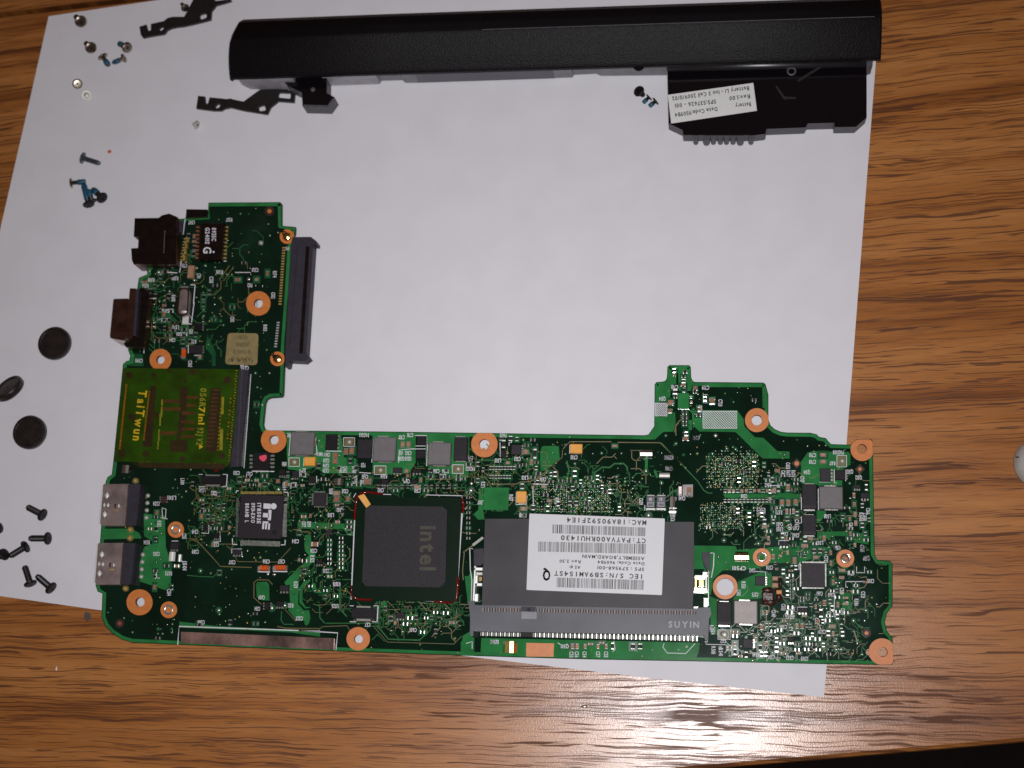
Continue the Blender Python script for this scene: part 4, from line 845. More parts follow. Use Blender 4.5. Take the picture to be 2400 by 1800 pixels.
# memory module: lifts out of the slot, so a thing of its own
zm = ZT+.34
RAM = empty('memory_module', (P(1385,1320,0)[0], P(1385,1320,0)[1], ZT+.25), 'memory module under black film in the slate slot, carrying the large white barcode sticker', 'memory module')
m = MB(); l = loop(Q('K',[(207,145),(1948,168),(1938,885),(172,860)]), zm-.06); m.prism(l, down(l, ZT+.22), 'pcb', 'fiber'); m.build('module_board', RAM)
m = MB()
for i in range(4):
    fbox(m,'K',300+410*i,330,600+410*i,760,ZT+.14,ZT+.22,'black')
m.build('memory_chip', RAM)
m = MB(); l = loop(rounded(Q('K',[(203,128),(575,128),(1500,150),(1950,155),(1948,700),(1938,878),(176,850)]),2), zm); m.prism(l, down(l, zm-.02), 'film'); m.build('insulating_film', RAM)
occ(*q('K',170,80), *q('K',1955,880))
m = MB(); l = loop(rounded(Q('K',[(574,84),(1706,126),(1682,766),(549,723)]),2.5), zm+.014); m.prism(l, down(l, zm+.002), 'label'); stk = m.build('barcode_sticker', RAM)
m = MB(); zl = zm+.018; B_ = 182.2
def lab(s, x0, x1, y0, y1, h, mono=True): tx(m,'K',s,(x0+x1)/2,(y0+y1)/2,h,B_,zl,'ink',w=abs(x1-x0),mono=mono)
lab('MAC:18A90592F1E4',1553,885,160,140,40); lab('CT:PAYVA00RHU1430',1548,835,308,292,40); lab('ASSEMBLY,BOARD,MAIN',1536,1016,460,444,28,False)
lab('Date Code: 9609B4',1535,1145,503,492,26,False); lab('Rev 2.30',1002,825,488,482,26,False); lab('SPS : 579568-001',1533,1142,550,538,27,False); lab('AS #:',1000,905,536,532,26,False); lab('IEC S/N:SB9AM154ST',1530,780,612,585,38)
tx(m,'K','Q',716,602,88,B_,zl,'ink',w=64); tx(m,'K','Q',719,602,84,B_,zl,'ink',w=60)
m.build('lettering', stk)
def barcode(x0, x1, y0, y1, h, seed, dens):
    r = random.Random(seed); x = x0; i = 0
    while x < x1:
        t = (x-x0)/(x1-x0); y = y0+(y1-y0)*t; wd = r.choice([4,4,6,9]); kk = 'ink' if r.random() < .62 else 'inkg'
        if kk == 'inkg': wd = r.choice([6,10,20,26])
        quad(m, Q('K',[(x,y-h/2),(x+wd,y-h/2),(x+wd-2,y+h/2),(x-2,y+h/2)]), zl, kk); x += wd+r.choice([4,5,6,9])
m = MB(); barcode(768,1545,212,238,74,1,1); barcode(648,1542,360,380,84,2,1); barcode(804,1530,660,682,82,3,1); m.build('barcode', stk)

# --- hatched silkscreen patches
def hatch(x0, y0, x1, y1, st):
    m = MB(); f = 'J'
    ribbon(m, Q(f,[(x0,y0),(x1,y0),(x1,y1),(x0,y1),(x0,y0)]), 1.5, ZT+.0115, 'silk')
    x = x0-(y1-y0)
    while x < x1:
        xa, ya, xb, yb = x, y0, x+(y1-y0), y1
        if xa < x0: ya += x0-xa; xa = x0
        if xb > x1: yb -= xb-x1; xb = x1
        if yb > ya: ribbon(m, Q(f,[(xa,ya),(xb,yb)]), 1.9, ZT+.011, 'silk')
        x += st
    m.build('hatched_print', MBD); occ(*q(f,x0,y0), *q(f,x1,y1))
hatch(815,685,1255,905,32); hatch(195,580,350,745,27)
# --- square test pads with a solder dot
for f, x0, y0, x1, y1 in (('H',310,375,410,455),('H',825,185,930,265),('H',1115,450,1225,530),('H',1850,440,1955,520),('L2',1192,275,1358,472),('M3',20,415,235,580)):
    m = MB(); a = q(f,x0,y0); b = q(f,x1,y1); ribbon(m,[a,(b[0],a[1]),b,(a[0],b[1]),a],1.7,ZT+.0115,'silk'); quad(m,[(a[0]+2,a[1]+2),(b[0]-2,a[1]+2),(b[0]-2,b[1]-2),(a[0]+2,b[1]-2)],ZT+.0095,'gtrace')
    c = P((a[0]+b[0])/2+1,(a[1]+b[1])/2,ZT); m.dome(c,.062 if f!='M3' else .085,ZT+.0115,.05,'sc_pale',12); m.build('test_pad', MBD); occ(*a,*b)
# --- burnt spot with charred parts
brn = cbox('charred_chip','M',600,608,722,705,.1,'burn',.03,label='charred brown chip right of the white ring')
m = MB()
for x, y, r, sx, sy in ((660,590,9,1.4,.8),(690,710,10,1.2,.9),(775,660,7,.9,1.5),(790,520,5,.8,2.2),(640,720,6,1.4,.8),(765,600,6,1,1)): m.dome(P(*q('M',x,y),ZT), r*.0118, ZT+.006, .06, 'burn', 10, sx, sy)
m.build('scorch_residue', brn, smooth=True)
m = MB(); fbox(m,'M',750,588,808,630,ZT+.01,ZT+.09,'copper',.01); m.build('capacitor', MBD); cbox('ceramic_block','M',706,445,768,490,.1,'tan',.015); cbox('ceramic_block','M',705,512,770,562,.1,'tan',.015); occ(*q('M',590,560),*q('M',820,760))
poly_part('black_post','H2',[(1250,640),(1300,610),(1360,620),(1390,680),(1370,740),(1300,760),(1255,710)],.05,'qfn')

# --- small chip parts: shared unit meshes
def unit(body, name):
    m = MB()
    m.box((0,0),(1,0),(0,1),.56,.94,0,.92,body,.06); m.box((-.39,0),(1,0),(0,1),.22,1.0,0,1.0,'solder',.10); m.box((.39,0),(1,0),(0,1),.22,1.0,0,1.0,'solder',.10)
    v = m.v; me = bpy.data.meshes.new(name); me.from_pydata(v, [], m.f)
    for k in m.mi: me.materials.append(M[k])
    me.polygons.foreach_set('material_index', m.m); me.update(); return me
UN = {'c': unit('tan','tan_chip_part'), 'b': unit('brown','brown_chip_part'), 'r': unit('black','black_chip_part')}
CNT = {'capacitor': 0, 'resistor': 0}
halo = MB(); hr_ = random.Random(21)
stuffm = MB()
def chip(x, y, wpx, hpx, k, force=False, rot=0):
    """small two-ended part; long side decides which way it lies"""
    name = 'resistor' if k == 'r' else 'capacitor'
    s = cmpx(x, y); c = P(x, y, ZT+.03); W_, H_ = wpx*s[0], hpx*s[1]; hz = min(W_, H_)*(.35 if k == 'r' else .62)
    hor = W_ >= H_; L, W2 = (W_, H_) if hor else (H_, W_)
    occ(x-wpx/2, y-hpx/2, x+wpx/2, y+hpx/2)
    if hr_.random() < .55 and inside(x, y):
        e_ = hr_.uniform(2,5); f_ = hr_.uniform(1.5,6); zz_ = ZT+.0048+.0004*hr_.random(); quad(halo, [(x-wpx/2-e_,y-hpx/2-f_),(x+wpx/2+e_,y-hpx/2-f_),(x+wpx/2+e_,y+hpx/2+f_),(x-wpx/2-e_,y+hpx/2+f_)], zz_, 'pour2')
    if CNT[name] < 298:
        CNT[name] += 1
        o = bpy.data.objects.new(name, UN[k]); COL.objects.link(o); o.parent = MBD
        wl = WL[MBD.name]; o.location = (c[0]-wl[0], c[1]-wl[1], ZT+.006)
        o.rotation_euler = (0, 0, BYAW+(0 if hor else math.pi/2)+rot); o.scale = (L, W2, hz)
    else:
        uu, vv = (u_, v_) if hor else (v_, u_); z0 = ZT+.006
        stuffm.box(c, uu, vv, L*.56, W2*.9, z0, z0+hz*.9, {'c':'tan','b':'brown','r':'black'}[k])
        for e in (-.39,.39): stuffm.box((c[0]+uu[0]*L*e, c[1]+uu[1]*L*e), uu, vv, L*.22, W2, z0, z0+hz, 'solder')
def chips(f, lst):
    s = FR[f][2]
    for it in lst:
        x, y, w_, h_, k = it[:5]; a = q(f, x, y); chip(a[0], a[1], w_*s, h_*s, k, True)
chips('M2',[(1065,95,165,95,'c'),(1290,210,85,110,'r'),(1430,210,85,110,'r'),(1680,255,65,110,'b'),(1685,500,65,115,'b'),(825,440,100,150,'b'),(742,680,120,50,'b'),(1945,672,150,75,'c'),(1530,1440,95,150,'b'),(1848,1480,65,125,'b'),(1325,1530,60,110,'b'),(945,290,80,60,'r'),(820,80,90,70,'r'),(1070,330,80,90,'r'),(1565,270,55,80,'r'),(370,505,70,70,'r'),(490,330,90,70,'c'),(405,640,70,60,'b'),(760,1175,70,40,'r'),(760,920,75,50,'r'),(760,1010,75,50,'r'),(760,1100,75,40,'r'),(765,1250,75,50,'r'),(765,1320,75,45,'r'),(1005,1320,90,60,'r'),(1005,1390,90,55,'r'),(1140,1240,80,60,'r'),(1140,1330,80,60,'r'),(1820,1150,80,90,'r'),(1665,1400,65,110,'r'),(2030,1320,130,60,'c'),(2040,1460,130,60,'c'),(1215,1490,80,90,'r'),(1340,1360,90,60,'r')])
chips('L2',[(950,268,115,65,'c'),(950,385,115,70,'c'),(345,832,70,120,'b'),(240,1090,75,105,'b'),(350,1090,75,105,'b'),(475,1080,75,100,'b'),(110,875,60,90,'c'),(35,895,50,70,'r'),(1485,965,50,95,'b'),(1490,1120,60,80,'b'),(325,1240,55,95,'c'),(440,1240,50,95,'c'),(335,1370,70,80,'r'),(170,690,70,60,'r'),(1630,1140,55,80,'r'),(1700,820,50,110,'r'),(1630,1480,60,90,'r'),(1060,1410,80,50,'r'),(1295,1340,60,70,'r'),(30,1030,40,50,'r'),(75,1070,70,60,'r'),(100,1185,75,60,'r'),(440,870,70,60,'r'),(1370,1180,110,40,'r')])
chips('M3',[(775,370,65,105,'b'),(862,330,40,65,'r'),(922,330,40,65,'r'),(1000,330,50,65,'r'),(1385,350,60,95,'c'),(1472,350,60,95,'b'),(1550,340,45,65,'r'),(1612,340,45,65,'r'),(1995,355,115,70,'c'),(865,115,45,80,'c'),(800,115,40,70,'c'),(750,720,60,110,'r'),(315,790,60,110,'r'),(315,660,55,70,'c'),(610,455,60,60,'r'),(1160,550,60,60,'r'),(1285,455,80,80,'r'),(1390,665,60,50,'r'),(1685,668,80,65,'r'),(2045,650,60,100,'r'),(2155,350,45,90,'r'),(1800,120,60,150,'r'),(1060,930,40,40,'c'),(405,870,80,50,'c'),(510,840,60,110,'r'),(1410,820,80,40,'c'),(1150,820,100,50,'c'),(1935,835,80,60,'r')])
chips('H',[(750,355,50,55,'b'),(750,408,50,50,'b'),(850,315,45,65,'b'),(905,310,45,65,'b'),(1385,250,40,60,'c'),(1440,250,40,60,'c'),(1420,500,35,45,'c'),(760,710,60,45,'c'),(765,765,55,60,'b'),(208,595,35,40,'b'),(555,1190,70,45,'b'),(1055,600,70,60,'b'),(550,235,40,50,'b'),(1520,650,60,35,'c'),(1430,545,30,30,'b'),(1215,395,60,25,'b'),(690,1290,0.1,0.1,'r')][:-1])
chips('I',[(712,855,60,40,'c'),(905,645,50,30,'c'),(655,450,45,30,'r'),(740,255,40,30,'r'),(735,320,55,45,'c'),(525,240,35,80,'r'),(1572,262,55,25,'c'),(1060,590,45,30,'r'),(1140,590,45,30,'r'),(700,640,35,55,'r'),(1195,520,35,60,'r'),(1175,660,35,45,'r'),(1155,745,45,35,'r'),(1150,800,35,45,'r'),(1210,800,35,45,'r'),(1305,800,45,30,'r'),(955,780,50,30,'c'),(940,850,30,60,'r'),(1255,720,45,35,'r'),(500,190,30,40,'r'),(590,190,35,50,'r'),(650,195,30,40,'r'),(820,330,30,100,'r'),(720,440,45,30,'r'),(640,110,0.1,0.1,'r')][:-1])
chips('I',[(400+28*i,468,22,34,'r') for i in range(9)]+[(400+26*i,552,20,32,'r') for i in range(8)])
chips('H',[(1150+56*i,645,26,34,'r') for i in range(14)]); chips('H',[(2000,700+48*i,34,26,'r') for i in range(10)])
chips('H',[(690,1150+44*i,34,24,'r') for i in range(6)]+[(800,1130+40*i,40,24,'r') for i in range(8)])
chips('L',[(600+40*i,522,30,30,'c' if i%3 else 'r') for i in range(12)]+[(600+36*i,616,26,30,'r') for i in range(13)])
chips('J',[(445,155,40,60,'r'),(445,210,38,30,'b'),(585,170,55,40,'r'),(565,230,55,30,'r'),(565,290,50,50,'r'),(560,340,60,35,'b'),(715,385,55,50,'b'),(710,430,45,40,'r'),(935,550,70,80,'b'),(845,520,40,60,'r'),(455,430,60,60,'r'),(460,490,45,40,'r'),(400,560,80,40,'b'),(390,680,50,50,'b'),(580,700,55,45,'r'),(580,760,60,40,'r'),(580,800,55,40,'r'),(580,850,50,35,'r'),(600,975,40,55,'r'),(590,1040,80,40,'b'),(1480,535,60,40,'r'),(660,500,30,30,'r'),(665,560,30,30,'b'),(390,590,90,30,'c')])
chips('K',[(935,1195,30,50,'c'),(975,1195,30,50,'c'),(1040,1195,25,45,'c'),(1148,1195,25,45,'c'),(1217,1195,25,45,'c'),(1270,1190,25,60,'r'),(1440,1195,40,50,'r'),(1500,1195,40,50,'r'),(1180,1165,40,20,'c'),(525,45,60,30,'c'),(1085,1175,40,20,'c')])
# clustered small parts in a resistor column between chip areas, arranged like the photo
FILL = [  # poly (source px), pitch, density, weights(cap, res, via, tag)
 ([(700,1145),(830,1150),(822,1290),(700,1285)],13,.42,(1,4,5)),([(645,1130),(700,1130),(700,1160),(645,1200)],12,.5,(1,3,4)),([(650,1100),(850,1105),(1080,1130),(1080,1155),(650,1140)],12,.6,(1,5,4)),
 ([(560,1105),(640,1105),(640,1145),(560,1140)],10,.7,(1,4,4)),([(460,1120),(555,1130),(545,1190),(540,1260),(470,1240)],13,.48,(1,4,5)),([(430,1120),(470,1130),(460,1200),(420,1190)],15,.2,(0,3,3)),
 ([(470,1250),(640,1285),(640,1310),(470,1300)],14,.35,(1,3,5)),([(700,1290),(822,1290),(815,1400),(690,1410)],12,.5,(1,5,6)),([(890,1425),(1080,1425),(1080,1470),(890,1465)],12,.6,(1,5,5)),([(900,1465),(1090,1468),(1085,1500),(920,1490)],15,.35,(0,2,6)),
 ([(340,1200),(380,1200),(380,1330),(345,1330)],13,.4,(1,3,4)),([(350,1330),(430,1300),(420,1380),(360,1390)],13,.45,(2,4,3)),([(330,660),(420,660),(420,760),(330,790)],11,.62,(2,4,5)),([(340,620),(420,600),(420,660),(340,660)],12,.55,(1,4,5)),
 ([(340,760),(480,770),(480,840),(345,820)],13,.5,(2,4,4)),([(420,600),(520,610),(520,780),(430,770)],14,.36,(0,3,6)),([(530,600),(640,620),(640,680),(530,680)],14,.28,(1,3,5)),([(500,700),(580,690),(570,760),(500,760)],15,.25,(0,3,4)),
 ([(1170,1030),(1260,1030),(1260,1100),(1180,1105)],11,.55,(1,5,4)),([(1060,1040),(1170,1080),(1170,1140),(1060,1135)],12,.3,(0,4,6)),([(1240,1100),(1420,1120),(1460,1200),(1240,1205)],10,.62,(0,4,9)),([(1400,1115),(1500,1110),(1500,1200),(1420,1205)],9,.55,(0,0,1)),
 ([(1650,1075),(1790,1070),(1790,1150),(1650,1150)],9,.6,(0,1,9)),([(1650,1180),(1790,1180),(1790,1240),(1650,1240)],9,.55,(0,1,8)),([(1790,1080),(1870,1120),(1870,1150),(1790,1150)],11,.5,(1,3,4)),([(1790,1180),(1870,1200),(1850,1260),(1790,1250)],11,.5,(1,4,5)),([(1640,1240),(1850,1240),(1820,1275),(1660,1270)],14,.4,(0,0,1)),
 ([(1980,1130),(2040,1120),(2040,1280),(1990,1280)],12,.6,(2,4,4)),([(1920,1180),(2040,1200),(2040,1260),(1930,1240)],13,.45,(1,3,5)),([(1790,1260),(1880,1240),(1960,1260),(1950,1290),(1860,1340),(1800,1330)],11,.62,(2,4,4)),([(1835,1330),(1875,1330),(1875,1400),(1835,1400)],10,.8,(1,7,1)),
 ([(1940,1340),(2000,1330),(2040,1340),(2030,1390),(1945,1390)],11,.6,(1,4,4)),([(1830,1400),(1980,1390),(1990,1440),(1900,1470),(1840,1440)],11,.7,(3,4,3)),([(1790,1430),(1860,1440),(1860,1480),(1790,1480)],12,.5,(2,4,4)),([(1770,1460),(1980,1450),(1980,1530),(1760,1540)],12,.55,(2,4,5)),([(1700,1480),(1770,1480),(1770,1545),(1700,1545)],12,.5,(2,4,3)),
 ([(1980,1450),(2050,1420),(2060,1520),(1990,1540)],16,.32,(0,1,5)),([(1780,1330),(1835,1330),(1835,1350),(1790,1370)],12,.5,(1,3,3)),([(1280,1020),(1500,1030),(1500,1090),(1300,1090)],22,.2,(0,0,1)),([(1600,1030),(1780,1050),(1780,1070),(1600,1075)],17,.3,(0,0,1)),([(1880,1030),(1940,1045),(1880,1075)],14,.5,(0,0,1)),
 ([(1660,900),(1780,910),(1780,950),(1660,950)],22,.3,(0,1,6)),([(1590,900),(1640,900),(1640,1000),(1600,1000)],12,.4,(1,3,3)),([(420,1320),(560,1320),(560,1480),(430,1470)],24,.3,(0,1,6)),([(240,1400),(280,1400),(300,1490),(250,1470)],20,.1,(0,0,1)),([(500,1400),(640,1400),(640,1480),(500,1480)],20,.3,(0,1,5)),
 ([(570,870),(640,860),(625,930),(590,1000),(575,1000)],15,.4,(0,1,7)),([(440,550),(500,540),(480,640),(440,640)],14,.3,(1,2,4)),([(720,1020),(760,1020),(760,1110),(720,1110)],14,.4,(1,2,3)),([(780,1040),(840,1040),(840,1110),(780,1110)],14,.35,(2,3,3)),([(930,1090),(1080,1100),(1080,1130),(930,1120)],13,.5,(0,4,4)),
 ([(1080,1180),(1110,1180),(1105,1300),(1085,1300)],12,.5,(0,5,3)),([(360,1480),(410,1440),(410,1490),(360,1500)],11,.45,(0,2,6)),([(1700,1280),(1760,1270),(1800,1290),(1800,1260),(1700,1262)],14,.3,(0,0,1)),([(1640,1260),(1700,1260),(1700,1330),(1640,1330)],22,.2,(0,0,1)),([(1500,950),(1540,950),(1540,1010),(1500,1015)],22,.2,(0,0,1))]
vias = MB(); rg = random.Random(11)
def via(x, y, r=None, k=None):
    s = cmpx(x, y)[0]; r = (r or rg.uniform(1.3,2.5))*s
    if hr_.random() < .5: quad(halo, circ(x, y, r/s*1.9, 8), ZT+.0056+.0004*hr_.random(), 'pour2')
    vias.dome(P(x, y, ZT), r, ZT+.006, r*.55, k or rg.choice(['solder','solder','sc_pale','goldp','trace']), 6)
for poly, pitch, dens, (wc, wr, wv) in FILL:
    xs = [p[0] for p in poly]; ys = [p[1] for p in poly]; y = min(ys)
    while y < max(ys):
        x = min(xs)
        while x < max(xs):
            if rg.random() < dens:
                px, py = x+rg.uniform(-2,2), y+rg.uniform(-2,2)
                if inside(px, py, poly) and inside(px, py):
                    k = rg.choices('crv', (wc, wr, wv))[0]
                    if k == 'v':
                        if not isocc(px-2, py-2, px+2, py+2): via(px, py)
                    else:
                        L, W_ = rg.choice([(11,6.5),(12,7),(9.5,6),(13,8)]); 
                        if rg.random() < .45: L, W_ = W_, L
                        if not isocc(px-L/2-1, py-W_/2-1, px+L/2+1, py+W_/2+1): chip(px, py, L, W_, rg.choice('bc') if k == 'c' else 'r')
            x += pitch
        y += pitch
# ball-grid via fields
for f, x0, x1, y0, y1, nx, ny in (('L',430,900,200,490,24,15),('L',370,760,640,880,20,12),('I',1060,1520,590,900,26,16),('I',820,1060,600,880,12,13),('J',900,1500,1200,1600,16,11),('L',1120,1290,800,880,6,4)):
    for i in range(nx):
        for j in range(ny):
            if rg.random() < .8:
                a = q(f, x0+(x1-x0)*i/(nx-1)+rg.uniform(-4,4), y0+(y1-y0)*j/(ny-1)+rg.uniform(-4,4))
                if not isocc(a[0]-2, a[1]-2, a[0]+2, a[1]+2): via(*a, rg.uniform(1.0,1.8))
# solder blobs that glint, picked from the photo
for f, lst in (('M3',[(970,815,24),(1120,812,25),(1190,815,22),(1450,818,20),(1385,820,16),(1680,750,26),(2060,755,25),(2150,750,24),(622,945,27),(1840,695,16),(2065,570,20),(720,490,20),(1000,530,18),(925,570,16),(830,645,18),(1495,550,16),(770,545,16),(60,725,18),(255,770,16),(1220,720,18),(1280,740,18),(1265,370,20),(1300,375,18)]),
               ('M2',[(1810,965,26),(1880,965,26),(775,560,22),(865,575,22),(1335,1310,26),(1620,130,20),(1135,240,28),(1060,240,22),(305,190,28),(480,150,28),(1580,1570,20),(1680,1570,20),(1500,1570,20),(1430,1510,24)]),
               ('I',[(1868,498,14),(2012,610,12),(1020,545,14),(2180,700,24),(1890,915,28)]),('J',[(980,1000,30),(1880,1248,10),(335,1000,12),(465,1105,14),(1125,1170,14),(1240,1175,14)]),
               ('H',[(210,670,18),(215,600,16),(2025,680,24),(2030,615,18),(580,1025,12),(710,1012,12),(845,1045,12)]),('L',[(1160,185,10),(915,1020,14),(590,990,14)]),('D',[(585,722,22),(1420,780,18),(1500,780,18),(905,790,14)]),('M',[(1550,905,16),(1665,905,14),(1680,798,16),(1790,735,14),(1640,1255,10),(1590,1145,12)]),
               ('F',[(1690,850,16),(1750,855,16),(1235,1185,18),(1065,820,14),(1725,1165,22),(1845,1140,20)]),('K',[(2190,1090,26),(1570,100,20)])):
    for x, y, r in lst: a = q(f, x, y); via(*a, r*FR[f][2], 'solder')
for _ in range(1500):
    x, y = rg.uniform(240,2085), rg.uniform(480,1550)
    if inside(x, y) and inside(x+6,y+6) and inside(x-6,y-6) and not isocc(x-2,y-2,x+2,y+2): via(x, y, rg.uniform(.8,1.7), rg.choice(['trace','goldp','sc_pale','solder']))
halo.build('solder_pads', MBD, kind='stuff')
vias.build('solder_vias', MBD, kind='stuff', smooth=True)
if stuffm.v: stuffm.build('small_chip_parts', MBD, kind='stuff')

# --- silkscreen lettering
m = MB(); zk = ZT+.0125
TG = {'H':[(1018,160,'PAD503',180,90),(1375,180,'C710',180,55),(1455,160,'C711',180,55),(1365,330,'U1',180,40),(1435,330,'C512',180,60),(1370,382,'G511',180,60),(1435,382,'G513',180,60),(598,340,'R88',180,45),(668,345,'C647',180,60),(662,400,'C630',180,58),(660,448,'C694',180,58),(658,495,'C620',180,58),
   (800,485,'C660',90,60),(842,485,'C662',90,60),(925,485,'R748',90,60),(935,580,'PC502',90,75),(1028,552,'C551',180,58),(1018,602,'C5501',180,70),(1420,595,'C509',180,58),(1205,550,'R504',180,60),(1175,680,'C502',180,58),(1522,685,'C510',180,58),(840,690,'C528',180,58),(790,865,'C503',180,58),(705,915,'L510',180,58),(708,690,'R60',90,50),
   (450,515,'PQ507',90,85),(275,630,'C580',90,60),(358,625,'L52',180,50),(1700,500,'C516',180,60),(1785,500,'R506',180,60),(1760,545,'L512',180,60),(2020,385,'R504',90,55),(2020,478,'PAD523',180,85),(2140,630,'R577',90,60),(2118,795,'L507',180,60),(312,160,'U4',90,40),(265,435,'L50',180,45),(660,1440,'C53',180,58),(765,1565,'C525',180,62),(500,1000,'R1',90,50),(450,1000,'C9',90,55),(1010,445,'PQ',180,40),(1370,182,'7',180,10)],
 'I':[(215,385,'R504',90,55),(470,400,'L513',180,60),(655,385,'C513',180,60),(725,562,'L513',180,60),(895,578,'C634',180,60),(1188,370,'C705',180,65),(595,750,'R637',90,60),(1025,780,'R515',90,60),(1820,785,'C639',90,60),(708,915,'R511',180,60),(2080,370,'CP503',180,80),(2085,475,'C706',180,65),(520,165,'PAD5',180,60),(2120,930,'L50',90,60)],
 'J':[(850,380,'C719',180,95),(450,372,'C718',180,90),(1042,575,'C720',90,90),(290,525,'Q514',180,85),(780,655,'Q501',90,90),(725,1030,'C715',180,92),(375,1285,'CP503',180,115),(375,1425,'C706',180,95)],
 'L':[(325,25,'C715',180,65),(68,212,'CP503',180,80),(72,312,'C706',180,65),(1425,188,'C710',180,65),(1425,252,'C708',180,65),(1668,163,'PAD508',180,100),(1612,265,'R87',180,55),(1372,350,'Q514',180,60),(1328,415,'C707',90,60),(1195,288,'C655',90,62),(1150,362,'C671',90,62),(1198,362,'R677',90,62),(1245,362,'R676',90,62),(1778,345,'Q515',180,62),(1860,400,'Q512',180,62),
   (1005,472,'R562',180,60),(780,575,'C508',180,58),(918,715,'C573',90,62),(962,715,'C576',90,62),(1108,728,'R573',180,62),(1115,840,'C665',180,62),(1115,888,'L505',180,62),(1162,932,'C625',180,62),(1268,945,'C563',180,62),(1278,830,'C767',90,75),(1270,875,'C67',180,55),(1210,865,'C49',90,55),(1565,765,'L508',180,62),(1788,858,'C607',90,70),(1885,770,'R606',90,80),(1920,770,'C608',90,70),(1950,715,'C566',90,60),(1655,1062,'C516',180,62),(1895,1068,'C765',90,65),(1935,1160,'Q519',180,62),(195,595,'C641',180,60),(105,780,'L504',90,60),(1490,1015,'L507',180,70)],
 'M':[(365,362,'CP501',180,140),(680,355,'C578',180,70),(500,385,'C642',180,60),(1265,270,'C702',90,72),(1380,150,'C576',180,70),(1640,155,'C765',90,72),(1685,262,'Q519',180,72),(1525,415,'C701',180,68),(1730,495,'C505',180,68),(1430,598,'C583',90,68),(1650,635,'C521',90,68),(1580,715,'R586',90,72),(1200,625,'C661',180,62),(1318,638,'C668',180,62),(825,765,'C553',90,68),(908,782,'C600',180,68),(722,830,'C548',90,68),(862,855,'C577',90,68),(915,855,'C582',90,68),
   (1295,840,'C565',90,68),(1362,835,'C554',90,68),(1440,810,'C570',90,68),(825,970,'C581',180,66),(1225,1022,'C529',180,76),(668,1048,'C520',180,66),(540,1262,'R541',180,68),(698,1285,'C530',180,66),(890,1292,'C522',180,76),(1042,1300,'C505',180,76),(98,1210,'R501',90,80),(175,1230,'R541',90,80),(410,535,'R551',90,70),(360,615,'L501',90,60),(530,635,'C575',180,66),(80,985,'R524',90,66),(1170,905,'C71',90,60),(200,1118,'C62',180,60)],
 'N':[(390,85,'C526',180,72),(380,312,'U523',180,70),(715,505,'C57',180,58),(1188,560,'C601',180,72),(2025,682,'R508',180,80)],
 'F':[(1082,75,'L53',180,60),(1190,100,'C56',180,55),(658,200,'C52',180,60),(800,145,'L501',180,80),(1015,460,'C54',180,58),(1205,578,'C578',180,64),(1018,645,'C589',180,64),(568,558,'R55',180,55),(658,665,'C505',180,60),(770,845,'R57',180,62),(775,1020,'C51',90,62),(1358,742,'C507',180,62),(1675,735,'C516',180,64),(1815,735,'C517',180,64),(1945,548,'C514',180,64),(2115,635,'C531',180,60),(2100,710,'R512',90,66),(1948,950,'R52',90,60),(1592,1172,'C50',180,50),(1900,1142,'R51',180,50),(1980,1262,'C527',180,66),(1072,1298,'C586',180,66),(1632,1068,'C60',180,58),(915,500,'C3',90,50),(685,385,'R58',90,55),(920,770,'J501',90,90),(1845,40,'C534',90,70),(1925,30,'L50',180,60)],
 'D':[(1235,222,'R50',180,58),(880,248,'L507',180,60),(1480,695,'C520',180,62),(1145,715,'R501',180,62),(1068,785,'C5',90,60),(1430,840,'F1',180,45),(1665,735,'R17',90,60),(1650,935,'C532',90,58),(1575,1240,'R103',90,60),(1265,1160,'C50',90,50),(500,790,'R50',180,60),(725,775,'R50',180,60),(445,845,'R52',180,60),(655,1080,'L516',180,110),(625,1168,'L521',180,62),(710,960,'R60',90,60),(790,1300,'PR501',180,100),(700,1355,'C51',180,55),(895,1370,'R72',180,58),(875,1275,'C5',90,45),(730,1235,'L57',180,60),(1370,1600,'C516',180,60),(385,1550,'C590',180,70),(1785,492,'C1',90,30),(815,655,'CT5',180,50),(950,750,'C7',90,45)],
 'E':[(868,90,'C56',90,60),(1305,1120,'C51',180,60),(1425,1128,'C52',180,60),(795,1200,'L3',90,60),(983,1285,'L52',180,60),(1095,1315,'C56',180,58),(2090,945,'C60',180,60),(2150,950,'C67',180,40),(1755,1035,'R51',180,45),(1385,130,'C501',180,70)],
 'K':[(280,1158,'R504',180,72),(520,100,'R511',180,60),(870,1195,'Q501',180,66),(925,1262,'C53',90,50),(970,1262,'C56',90,50),(1035,1262,'C54',90,50),(1148,1262,'C57',90,50),(1215,1262,'C55',90,50),(2110,1065,'R524',90,60),(1775,110,'L504',90,60)]}
for f, lst in TG.items():
    s = FR[f][2]
    for x, y, t, an, wd in lst:
        a = q(f, x, y); h = 9.2 if f not in ('D','E') else 8.6
        if f in ('D','E','F','H') and len(t) < 4: t = t+str(rg.randint(0,9))*(4-len(t)) if t[0].isalpha() else t
        if not inside(*a): continue
        zz = zk
        text(m, t, a[0], a[1], h, an+1, zz, 'silk', w=max(wd*s, 8), gap=.10)
